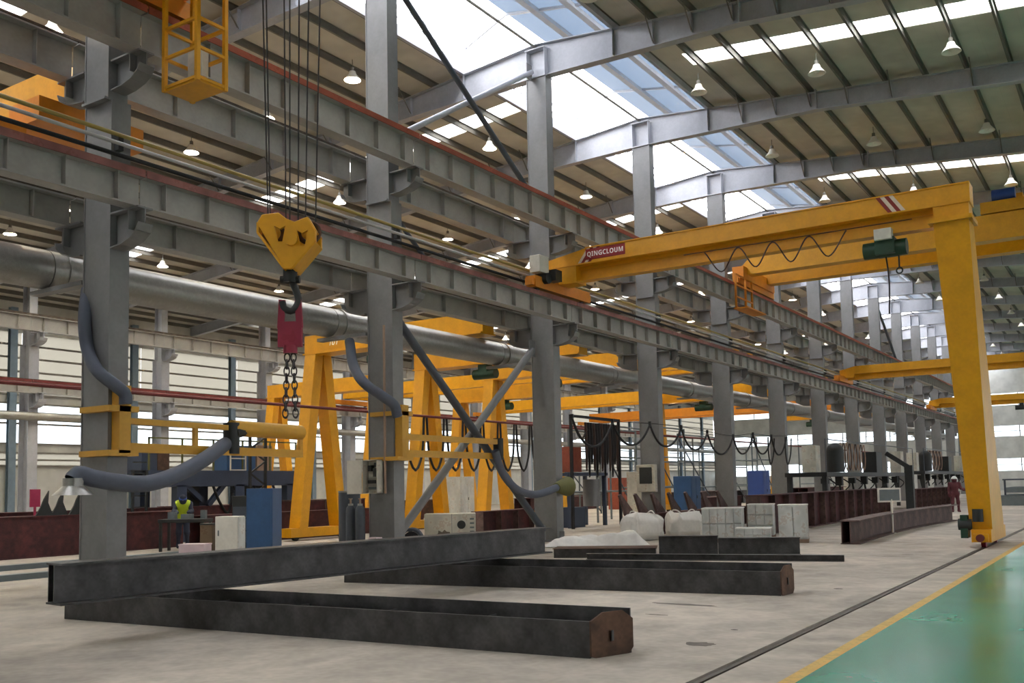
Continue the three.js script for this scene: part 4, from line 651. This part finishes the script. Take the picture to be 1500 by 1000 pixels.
// ================================================================ THINGS BY THE SECOND COLUMN
{
  const z = ZC(1) + 0.36, c = onZ(546, 698, z), t = thing('electrical_box', 'open grey electrical box with white door on the second column', 'electrical box', [c.x, c.y, z]);
  obj('case', [cbox(0.46, 0.8, 0.02, 0, 0, -0.1), cbox(0.02, 0.8, 0.22, 0.22, 0, 0), cbox(0.02, 0.8, 0.22, -0.22, 0, 0), cbox(0.46, 0.02, 0.22, 0, 0.39, 0), cbox(0.46, 0.02, 0.22, 0, -0.39, 0)], M.white_dirty, t);
  obj('door', cbox(0.46, 0.8, 0.02, -0.45, 0, 0.14), M.white_paint, t); obj('breaker', [cbox(0.1, 0.14, 0.1, -0.08, 0.2, -0.03), cbox(0.12, 0.2, 0.1, 0.08, 0.1, -0.03), cbox(0.3, 0.08, 0.08, 0, -0.12, -0.03), cbox(0.08, 0.1, 0.1, 0.1, 0.28, -0.03)], M.dark_machine, t); obj('terminal_strip', cbox(0.32, 0.06, 0.05, 0, -0.27, -0.05), M.panel_dark, t);
  obj('conduit', rod(V(0.3, -0.4, -0.1), V(0.3, 3.6, -0.1), 0.03), M.tan_panel, t);
  const cyl = (label, u, v, x) => { const p = onX(u, v, x), g = thing('gas_cylinder', label, 'gas cylinder', [p.x, 0, p.z], 0, 'gas cylinders'); obj('body', new THREE.LatheGeometry([[0, 0], [0.115, 0], [0.115, 1.15], [0.1, 1.24], [0.05, 1.3], [0.035, 1.32], [0, 1.32]].map(([a, b]) => new THREE.Vector2(a, b)), 20), M.slate, g); obj('valve', [new THREE.CylinderGeometry(0.025, 0.025, 0.12, 10).translate(0, 1.38, 0), new THREE.CylinderGeometry(0.05, 0.05, 0.02, 10).translate(0, 1.45, 0)], M.tan_panel, g); obj('collar', new THREE.CylinderGeometry(0.06, 0.06, 0.05, 14).translate(0, 1.31, 0), M.duct, g); };
  cyl('slate grey gas cylinder standing under the open electrical box', 528, 790, -15.4); cyl('slate grey gas cylinder on the yellow gantry side of the second column', 514, 790, -15.75);
  const wt = onX(512, 740, -16.6), w = thing('water_tank', 'dark metal drum cabinet behind the gas cylinders', 'drum', [wt.x, 0, wt.z]); obj('body', new THREE.CylinderGeometry(0.27, 0.27, 1.6, 24).translate(0, 0.8, 0), M.slate, w); obj('lid', new THREE.CylinderGeometry(0.28, 0.28, 0.04, 24).translate(0, 1.62, 0), M.duct, w);
  const pb = onX(555, 790, -14.62), pk = thing('parts_box', 'small white and crimson box at the foot of the second column', 'box', [pb.x, 0, pb.z + 0.15]); obj('carton', cbox(0.3, 0.3, 0.25, 0, 0.15, 0), M.red_print, pk); obj('white_top', cbox(0.24, 0.28, 0.2, 0.02, 0.44, 0), M.pink_box, pk);
  const wm = onX(660, 790, -16.6), k = thing('welding_cabinet', 'dirty white welding power source between the second and third columns', 'welder', [wm.x, 0, wm.z], 0.62);
  obj('case', rbox(1.45, 0.82, 0.7, 0.03, 0, 0.53, 0), M.white_dirty, k); obj('skid', [cbox(1.3, 0.12, 0.08, 0, 0.06, 0.25), cbox(1.3, 0.12, 0.08, 0, 0.06, -0.25)], M.dark_machine, k); obj('fan_grille', new THREE.CylinderGeometry(0.12, 0.12, 0.02, 20).rotateX(Math.PI / 2).translate(0.32, 0.62, 0.355), M.dark_machine, k); obj('louvre', [0.3, 0.42, 0.54, 0.66, 0.78].map((y) => cbox(0.12, 0.05, 0.01, 0.62, y, 0.355)), M.panel_dark, k); obj('seam', cbox(0.012, 0.8, 0.006, 0.05, 0.53, 0.352), M.panel_dark, k);
  const sh = new THREE.Shape(); for (let i = 0; i < 18; i++) { const a = i / 18 * Math.PI * 2, r = 0.12 + 0.08 * rnd(); i ? sh.lineTo(Math.cos(a) * r * 1.3, Math.sin(a) * r) : sh.moveTo(r * 1.3, 0); } obj('soot_stain', new THREE.ExtrudeGeometry(sh, { depth: 0.002, bevelEnabled: false }).translate(-0.2, 0.3, 0.35), M.stain, k);
  const reel = onX(603, 790, -16.2), rl = thing('cable_reel', 'dark cable reel beside the dirty white welder', 'reel', [reel.x, 0, reel.z], 0.6); obj('rim', [new THREE.TorusGeometry(0.28, 0.04, 8, 24).translate(0, 0.32, 0.15), new THREE.TorusGeometry(0.28, 0.04, 8, 24).translate(0, 0.32, -0.15)], M.slate, rl); obj('cable_coil', new THREE.CylinderGeometry(0.22, 0.22, 0.26, 20).rotateX(Math.PI / 2).translate(0, 0.32, 0), M.cable, rl); 
  const cp = onX(947, 700, -14.6), cb = thing('column_cabinet', 'grey wall cabinet with dark meters on the fourth column', 'electrical box', [XL, cp.y, ZC(3) + 0.36]); obj('case', rbox(0.75, 1.0, 0.2, 0.02, 0, 0, 0), M.white_dirty, cb); obj('meter_window', cbox(0.5, 0.6, 0.01, 0, 0.1, 0.105), M.dark_machine, cb);
}

// ================================================================ LEFT BAY: maroon beams, navy machine, cabinets
{
  const mb = (label, x, z0, z1, h, w, y0 = 0) => { const t = thing('maroon_beam', label, 'beam', [x, y0, z1]); const l = z0 - z1; obj('web', [cbox(0.02, h - 0.06, l, w / 2 - 0.05, h / 2, l / 2), cbox(0.02, h - 0.06, l, -w / 2 + 0.05, h / 2, l / 2)], M.maroon, t); obj('flange', cbox(w, 0.03, l, 0, h - 0.015, l / 2), M.maroon, t); obj('flange', cbox(w, 0.03, l, 0, 0.015, l / 2), M.maroon, t); };
  mb('large maroon box beam lying behind the first column', -25.4, -8, -19.5, 1.12, 0.7); mb('large maroon box beam lying under the navy machine', -25.0, -19.9, -31, 0.95, 0.7); mb('maroon box beam in the row behind the nearer one', -27.6, -9, -24, 1.2, 0.7);
  for (const [u, v] of [[64, 752], [86, 750], [112, 752]]) { const p = onX(u, v, -25.3), t = tag(obj('lifting_lug', extr([[-0.25, -0.4], [0.25, -0.4], [0.1, -0.05], [0.12, 0.28], [-0.02, 0.05], [-0.1, -0.15]], 0.05).rotateY(Math.PI / 2).translate(p.x, 1.52, p.z), M.dark_machine), 'dark lifting lug standing on the maroon box beam', 'lug', 'lugs on the maroon beam'); void t; }
  // navy welding gantry
  const x0 = -28.2, za = onX(190, 695, x0).z, zb = onX(408, 695, x0).z, yp = onX(300, 690, x0).y, t = thing('navy_gantry_machine', 'navy steel gantry machine with a platform and cabinets behind the first column', 'machine', [x0, 0, zb]); const l = za - zb;
  obj('platform_beam', [box(0.7, 1.0, yp - 0.55, yp, 0, l), box(-1.4, -1.1, yp - 0.55, yp, 0, l), box(-1.2, 0.8, yp - 0.1, yp, 0, l)], M.navy, t);
  for (const z of [0.3, l * 0.42, l * 0.8]) { obj('post', box(0.7, 1.0, 0, yp - 0.5, z - 0.2, z + 0.2), M.navy, t); obj('post', box(-1.4, -1.0, 0, yp - 0.5, z - 0.2, z + 0.2), M.navy, t); }
  obj('diagonal_strut', [bar(V(0.85, 1.2, l * 0.62), V(0.85, yp - 0.4, l * 0.5), 0.16), bar(V(0.85, yp - 0.4, l * 0.78), V(0.85, 1.4, l * 0.66), 0.16)], M.navy, t);
  const cab = (name, u0, u1, v0, m, d = 0.8) => { const a = onX(u0, v0, x0 + 0.7), b = onX(u1, v0, x0 + 0.7); return obj(name, rbox(d, a.y - yp, Math.abs(a.z - b.z), 0.02, 0.4, yp + (a.y - yp) / 2, (a.z + b.z) / 2 - zb), m, t); };
  cab('cabinet', 205, 228, 650, M.navy); cab('cabinet', 330, 372, 652, M.blue_paint); cab('panel', 374, 396, 652, M.tan_panel); cab('spool', 232, 250, 655, M.brown_steel, 0.5);
  { const a = onX(338, 655, x0 + 1.11), b = onX(360, 655, x0 + 1.11), h = a.y - yp; obj('door_frame', [[0, 0.04], [h / 2, 0.04], [h - 0.04, 0.04]].map(([y, th]) => box(1.08, 1.12, yp + y, yp + y + th, b.z - zb, a.z - zb)).concat([a, b].map((q) => box(1.08, 1.12, yp, yp + h, q.z - zb - 0.02, q.z - zb + 0.02))), M.white_paint, t); }
  obj('handrail', [box(0.95, 1.0, yp + 1.05, yp + 1.1, 0, l), ...[0, 0.2, 0.4, 0.6, 0.8, 1].map((s) => box(0.95, 1.0, yp, yp + 1.1, s * (l - 0.05), s * (l - 0.05) + 0.05))], M.olive, t);
  { const a = onX(194, 720, x0 + 1.2), b = onX(214, 720, x0 + 1.2); const zz = [a.z - zb, b.z - zb]; obj('ladder', [...zz.map((z) => box(1.18, 1.24, 0.2, yp, z - 0.04, z + 0.04)), ...[0, 1, 2, 3, 4, 5, 6].map((k) => box(1.19, 1.23, 0.5 + 0.36 * k, 0.54 + 0.36 * k, zz[1], zz[0]))], M.dark_machine, t); }
  for (let k = 0; k < 4; k++) { const z = l * (0.18 + 0.14 * k); obj('cable_loop', tube([V(0.9, yp - 0.4, z), V(0.95, yp - 1.1, z - 0.3), V(0.9, yp - 1.5, z - 0.7), V(0.95, yp - 0.8, z - 0.9)], 0.05, 20, 6), M.cable, t); }
  obj('torch_head', [cbox(0.5, 0.9, 0.5, 0.4, yp - 1.0, l * 0.25), cbox(0.3, 0.7, 0.4, 0.5, yp - 0.9, l * 0.68)], M.dark_machine, t);
  // loose cabinets
  const std = (name, label, cat, u, v, x, w, h, d, m, extra) => { const p = onX(u, v, x), o = thing(name, label, cat, [p.x, 0, p.z], 0.45); obj('body', rbox(w, h, d, 0.015, 0, h / 2, 0), m, o); extra?.(o, w, h, d); return o; };
  std('blue_cabinet', 'plain blue steel cabinet standing behind the long dark beam', 'cabinet', 387, 760, -20.4, 0.75, 1.75, 0.7, M.blue_paint, (o, w, h, d) => obj('door', cbox(w * 0.9, h * 0.94, 0.012, 0, h / 2, d / 2 + 0.006), M.blue_paint, o));
  std('white_cabinet', 'white control cabinet beside the brown bin', 'cabinet', 337, 775, -19.6, 0.6, 1.05, 0.45, M.white_paint, (o, w, h, d) => { obj('side_door', cbox(0.02, h * 0.95, d * 0.94, w / 2 + 0.01, h / 2, 0), M.panel_white, o); obj('handle', cbox(0.03, 0.14, 0.02, -w * 0.35, h * 0.6, d / 2 + 0.01), M.panel_dark, o); });
  std('brown_bin', 'brown dirty bin beside the white control cabinet', 'bin', 307, 780, -20.3, 0.34, 0.85, 0.4, M.brown_bin, (o, w, h, d) => obj('rim', cbox(w * 1.04, 0.04, d * 1.04, 0, h, 0), M.dark_machine, o));
  std('dark_cabinet', 'dark open cabinet between the white and the blue cabinet', 'cabinet', 360, 765, -21.4, 0.55, 1.55, 0.6, M.dark_machine, (o, w, h, d) => [0.4, 0.75, 1.1].forEach((y) => obj('drawer', cbox(w * 0.9, 0.3, 0.015, 0, y, d / 2 + 0.008), M.slate, o)));
  std('carton', 'pale pink carton on the lower one behind the long dark beam', 'box', 286, 800, -18.2, 0.6, 0.22, 0.42, M.pink_box, (o, w, h, d) => obj('lid', cbox(w * 1.02, 0.03, d * 1.02, 0, h, 0), M.pink_box, o)).position.y = 0.27;
  std('carton', 'pale pink carton underneath another carton', 'box', 284, 803, -18.2, 0.72, 0.24, 0.5, M.pink_box, (o, w, h, d) => obj('lid', cbox(w * 1.02, 0.03, d * 1.02, 0, h, 0), M.pink_box, o));
  std('work_table', 'dark work table beside the worker in the yellow vest', 'table', 272, 760, -23.1, 1.4, 0.1, 0.6, M.dark_machine, (o, w, h, d) => { for (const s of [-1, 1]) for (const q of [-1, 1]) obj('leg', cbox(0.07, 0.82, 0.07, s * w * 0.45, -0.41, q * d * 0.42), M.dark_machine, o); obj('clutter', [cbox(0.2, 0.2, 0.2, -0.4, 0.2, 0), cbox(0.3, 0.14, 0.2, 0.1, 0.17, 0.1), cbox(0.14, 0.24, 0.14, 0.5, 0.22, -0.1)], M.panel_dark, o); }).position.y = 0.82;
  const fl = onX(470, 740, -26.2), fg = thing('flange_stack', 'plum coloured steel boxes behind the splayed gantry leg', 'steel', [fl.x, 0, fl.z]); obj('box_section', [cbox(1.6, 1.3, 3.2, 0, 0.65, 0)], M.maroon, fg); obj('edge', [cbox(1.62, 0.05, 3.22, 0, 1.3, 0), cbox(0.05, 1.3, 0.05, 0.82, 0.65, 0.6)], M.plum_steel, fg);
  const fr = onX(432, 700, -24.6), tr = thing('chain_frame', 'dark lattice frame beside the splayed gantry leg', 'frame', [fr.x - 1.2, 0, fr.z + 0.6]); for (const s of [-0.35, 0.35]) obj('upright', [cbox(0.08, 3.9, 0.08, 0, 1.95, s)], M.dark_machine, tr); obj('lattice', Array.from({ length: 9 }, (_, k) => bar(V(0, 0.2 + 0.42 * k, k % 2 ? 0.35 : -0.35), V(0, 0.62 + 0.42 * k, k % 2 ? -0.35 : 0.35), 0.05)), M.dark_machine, tr);
  const sk = onY(20, 826), rs = thing('steel_skid', 'low pale steel skids on the floor beside the maroon beams', 'skid', [-21.5, 0, -12.5]); obj('skid_bar', [cbox(0.25, 0.12, 9, 0, 0.06, 0), cbox(0.25, 0.12, 9, 2.6, 0.06, 0.4)], M.panel_dark, rs); void sk;
  const pb = onX(27, 760, -26.2); tag(obj('crimson_sign', [cbox(0.04, 0.5, 0.3, pb.x, 1.6, onX(51, 745, -26.2).z), cbox(0.05, 1.35, 0.05, pb.x, 0.68, onX(51, 745, -26.2).z)], M.red_print), 'small crimson board standing behind the maroon box beam', 'board');
}

// ================================================================ THE BAY BEHIND, FURTHER DOWN: cranes, racks, stacks
{
  const far = (z, m, label) => { const t = thing('bridge_crane', label, 'crane', [0, 0, z], 0, 'overhead cranes of the bay behind'); const y = RL + 0.35; for (const d of [0, -2]) obj('girder', box(-43.4, -16.7, y, y + 0.75, d - 0.25, d + 0.25), m, t); for (const x of [XL2 + 0.9, GB]) { const c = obj('end_carriage', box(x - 0.15, x + 0.15, RL + 0.06, RL + 0.36, -3, 1), M.orange, t); for (const d of [-2.6, 0.6]) obj('wheel', new THREE.CylinderGeometry(0.12, 0.12, 0.1, 14).rotateZ(Math.PI / 2).translate(x, RL + 0.12, d), M.dark_machine, c); } obj('walkway_joint', [box(-17.4, -16.6, y, y + 0.3, -2.3, 0.3), box(-43.4, -43, y, y + 0.3, -2.3, 0.3)], m, t); };
  far(-46.5, M.yellow, 'yellow overhead crane across the bay behind the fifth column'); far(-63, M.yellow, 'yellow overhead crane across the bay behind the eighth column'); far(-80, M.orange, 'orange overhead crane farthest down the bay behind');
  const rackAt = (x, z, w, h, label) => { const t = thing('scaffold_rack', label, 'rack', [x, 0, z], 0, 'scaffold racks in the bay behind'); for (const sx of [-0.5, 0.5]) for (const sz of [-0.5, 0.5]) obj('upright', rod(V(sx * 1.4, 0, sz * w), V(sx * 1.4, h, sz * w), 0.05, 0.05, 8), M.panel_dark, t); for (let k = 1; k <= 3; k++) for (const sx of [-0.5, 0.5]) obj('rail', rod(V(sx * 1.4, h * k / 3 - 0.04, -w / 2), V(sx * 1.4, h * k / 3 - 0.04, w / 2), 0.04, 0.04, 8), M.panel_dark, t); obj('diagonal', [rod(V(0.7, 0.1, -w / 2), V(0.7, h - 0.2, w / 2), 0.035, 0.035, 8)], M.slate, t); };
  [[-20.8, -39.5, 4, 4.2], [-21.3, -46, 5, 4.6], [-22, -52, 5.5, 4.4], [-27, -47, 5, 3.6], [-20.5, -59.5, 5, 4.6], [-26, -68.5, 6, 4.2], [-21, -76, 6, 4.4]].forEach(([x, z, w, h]) => rackAt(x, z, w, h, 'grey tubular scaffold rack standing behind the ridge columns'));
  const stack = (x, z, l, h, m, label) => { const t = thing('steel_stack', label, 'steel', [x, 0, z], 0, 'steel stacks in the bay behind'); for (let k = 0; k < 3; k++) { const b = obj('beam', [cbox(0.5, 0.03, l, 0.62 * (k - 1), h - 0.015, 0), cbox(0.5, 0.03, l, 0.62 * (k - 1), 0.015, 0), cbox(0.03, h - 0.06, l, 0.62 * (k - 1), h / 2, 0)], m, t); void b; } };
  [[-19.6, -49.5, 6, 0.9, M.maroon], [-24.8, -60, 8, 1.1, M.plum_steel], [-34.5, -44, 7, 1.0, M.brown_steel], [-33, -56, 9, 0.9, M.maroon], [-19, -68, 9, 1.2, M.maroon], [-27, -78, 9, 1.0, M.black_steel], [-35, -30, 7, 1.1, M.maroon], [-36, -64, 10, 1.2, M.brown_steel]].forEach(([x, z, l, h, m]) => stack(x, z, l, h, m, (m === M.black_steel ? 'black' : m === M.maroon ? 'maroon' : m === M.plum_steel ? 'plum brown' : 'rust brown') + ' steel beams stacked in the bay behind the columns'));
  const cab = (x, z, h, m, label) => { const t = thing('machine_cabinet', label, 'cabinet', [x, 0, z], 0, 'machine cabinets in the bay behind'); const b = obj('body', rbox(0.9, h, 1.2, 0.02, 0, h / 2, 0), m, t); obj('door', cbox(0.02, h * 0.9, 0.52, 0.46, h / 2, 0.28), m, t); const d = obj('door', cbox(0.02, h * 0.9, 0.52, 0.46, h / 2, -0.28), m, t); obj('handle', cbox(0.03, 0.14, 0.03, 0.48, h * 0.5, -0.06), M.dark_machine, d); void b; };
  [[-18.4, -38.5, 2.2, M.white_dirty, 'white'], [-18.4, -43.5, 2.0, M.blue_paint, 'blue'], [-28.7, -39, 2.2, M.panel_white, 'pale'], [-18.6, -54.5, 2.3, M.cloud_blue, 'bright blue'], [-29.5, -58, 2.1, M.red_lead, 'rust red'], [-18.6, -74.5, 2.2, M.white_dirty, 'far off white']].forEach(([x, z, h, m, n]) => cab(x, z, h, m, n + ' machine cabinet standing in the bay behind the columns'));
}

// ================================================================ WORKERS
function figure(joints, bones, cell, mats) {
  // bones: [a, b, ra, rb]; smooth union on a grid, meshed into one continuous surface
  const pts = Object.values(joints), lo = V(1e9, 1e9, 1e9), hi = V(-1e9, -1e9, -1e9); for (const p of pts) { lo.min(p); hi.max(p); } lo.subScalar(0.25); hi.addScalar(0.25);
  const size = Math.max(hi.x - lo.x, hi.y - lo.y, hi.z - lo.z), n = Math.min(96, Math.ceil(size / cell)), c = lo.clone().add(hi).multiplyScalar(0.5);
  const mc = new MarchingCubes(n, M.workwear, false, false, 120000); mc.isolation = 0; const P = V(), half = size / 2;
  const sd = (p) => { let s = 0; const k = 38; for (const [a, b, ra, rb] of bones) { const A = joints[a], B = joints[b], ab = B.clone().sub(A), L = ab.lengthSq() || 1e-9, h = Math.max(0, Math.min(1, p.clone().sub(A).dot(ab) / L)), d = p.distanceTo(A.clone().addScaledVector(ab, h)) - (ra + (rb - ra) * h); s += Math.exp(-k * d); } return -Math.log(s + 1e-30) / k; };
  for (let z = 0; z < n; z++) for (let y = 0; y < n; y++) for (let x = 0; x < n; x++) { P.set(c.x + ((x - n / 2) / (n / 2)) * half, c.y + ((y - n / 2) / (n / 2)) * half, c.z + ((z - n / 2) / (n / 2)) * half); mc.field[x + y * n + z * n * n] = -sd(P); }
  mc.update(); const g = new THREE.BufferGeometry(), cnt = mc.count; g.setAttribute('position', new THREE.BufferAttribute(mc.positionArray.slice(0, cnt * 3), 3)); g.setAttribute('normal', new THREE.BufferAttribute(mc.normalArray.slice(0, cnt * 3), 3)); g.scale(half, half, half).translate(c.x, c.y, c.z);
  g.computeVertexNormals(); return g;
}
const bonesOf = (w = 1) => [['hip', 'chest', 0.15 * w, 0.17 * w], ['chest', 'neck', 0.15, 0.07], ['neck', 'head', 0.06, 0.095], ['head', 'crown', 0.1, 0.095], ['chest', 'shL', 0.12, 0.08], ['chest', 'shR', 0.12, 0.08], ['shL', 'elL', 0.07, 0.055], ['elL', 'haL', 0.052, 0.04], ['shR', 'elR', 0.07, 0.055], ['elR', 'haR', 0.052, 0.04], ['hip', 'hiL', 0.13, 0.1], ['hip', 'hiR', 0.13, 0.1], ['hiL', 'knL', 0.1, 0.07], ['knL', 'anL', 0.068, 0.05], ['anL', 'toL', 0.05, 0.04], ['hiR', 'knR', 0.1, 0.07], ['knR', 'anR', 0.068, 0.05], ['anR', 'toR', 0.05, 0.04],
  ...['L', 'R'].flatMap((s) => [0, 1, 2, 3].map((k) => ['ha' + s, 'fi' + s + k, 0.03, 0.012]).concat([['ha' + s, 'th' + s, 0.028, 0.012]]))];
function fingers(j) { for (const s of ['L', 'R']) { const h = j['ha' + s], e = j['el' + s], d = h.clone().sub(e).normalize(); for (let k = 0; k < 4; k++) j['fi' + s + k] = h.clone().addScaledVector(d, 0.1 - 0.008 * Math.abs(k - 1.4)).add(V(0.022 * (k - 1.5), -0.012, 0)); j['th' + s] = h.clone().addScaledVector(d, 0.05).add(V(s === 'L' ? 0.05 : -0.05, 0.0, 0.03)); } return j; }
{
  const p = onY(1400, 750), t = thing('person', 'person in dark red workwear and a pale helmet standing by the farther welding machine', 'person', [p.x, 0, p.z], 0.35);
  const j = fingers({ hip: V(0, 0.95, 0), chest: V(0, 1.25, 0.02), neck: V(0, 1.46, 0.02), head: V(0, 1.56, 0.04), crown: V(0, 1.62, 0.03), shL: V(-0.2, 1.38, 0), shR: V(0.2, 1.38, 0), elL: V(-0.27, 1.12, 0.02), haL: V(-0.26, 0.88, 0.1), elR: V(0.28, 1.15, 0.08), haR: V(0.34, 1.1, 0.32), hiL: V(-0.1, 0.88, 0), hiR: V(0.1, 0.88, 0), knL: V(-0.12, 0.48, 0.04), anL: V(-0.13, 0.08, 0), toL: V(-0.14, 0.05, 0.14), knR: V(0.13, 0.48, 0.03), anR: V(0.15, 0.08, -0.02), toR: V(0.18, 0.05, 0.12) });
  obj('body', figure(j, bonesOf(), 0.022), M.workwear, t);
  obj('face', [new THREE.SphereGeometry(0.088, 18, 14).scale(0.92, 1.1, 0.9).translate(0, 1.565, 0.07), new THREE.ConeGeometry(0.018, 0.05, 8).rotateX(Math.PI / 2).translate(0, 1.56, 0.16), new THREE.SphereGeometry(0.02, 8, 6).translate(-0.095, 1.57, 0.05), new THREE.SphereGeometry(0.02, 8, 6).translate(0.095, 1.57, 0.05)], M.skin, t);
  obj('eyes_and_mouth', [new THREE.SphereGeometry(0.012, 8, 6).translate(-0.033, 1.585, 0.145), new THREE.SphereGeometry(0.012, 8, 6).translate(0.033, 1.585, 0.145), cbox(0.045, 0.008, 0.01, 0, 1.515, 0.143)], M.cable, t);
  obj('helmet', [new THREE.SphereGeometry(0.135, 20, 10, 0, Math.PI * 2, 0, Math.PI / 2).translate(0, 1.62, 0.04), new THREE.CylinderGeometry(0.16, 0.16, 0.015, 20).translate(0, 1.622, 0.06)], M.helmet, t);
  const q = onX(268, 760, -24.2), w = thing('person', 'person in dark clothes and a yellow green vest bending over the work table', 'person', [q.x, 0, q.z], 0.9);
  const b = fingers({ hip: V(0, 0.98, -0.05), chest: V(0, 1.24, 0.14), neck: V(0, 1.4, 0.28), head: V(0, 1.46, 0.38), crown: V(0, 1.52, 0.41), shL: V(-0.19, 1.33, 0.2), shR: V(0.19, 1.33, 0.2), elL: V(-0.25, 1.12, 0.36), haL: V(-0.2, 1.1, 0.58), elR: V(0.25, 1.12, 0.36), haR: V(0.2, 1.1, 0.58), hiL: V(-0.1, 0.9, -0.05), hiR: V(0.1, 0.9, -0.05), knL: V(-0.12, 0.48, 0.02), anL: V(-0.13, 0.08, -0.06), toL: V(-0.14, 0.05, 0.08), knR: V(0.12, 0.48, 0.04), anR: V(0.13, 0.08, -0.04), toR: V(0.15, 0.05, 0.1) });
  obj('body', figure(b, bonesOf(), 0.022), M.workwear_navy, w);
  obj('face', [new THREE.SphereGeometry(0.088, 18, 14).scale(0.92, 1.1, 0.95).translate(0, 1.46, 0.41), new THREE.ConeGeometry(0.018, 0.05, 8).rotateX(2.0).translate(0, 1.44, 0.5)], M.skin, w); obj('cap', new THREE.SphereGeometry(0.118, 18, 8, 0, Math.PI * 2, 0, Math.PI / 2).rotateX(0.4).translate(0, 1.49, 0.39), M.cloud_blue, w);
  const vj = { a: V(0, 1.0, -0.04), b: V(0, 1.25, 0.14), c: V(-0.13, 1.32, 0.19), d: V(0.13, 1.32, 0.19) }; obj('vest', figure(vj, [['a', 'b', 0.205, 0.215], ['b', 'c', 0.18, 0.13], ['b', 'd', 0.18, 0.13]], 0.022), M.hivis, w);
}
renderer.render(scene, camera);
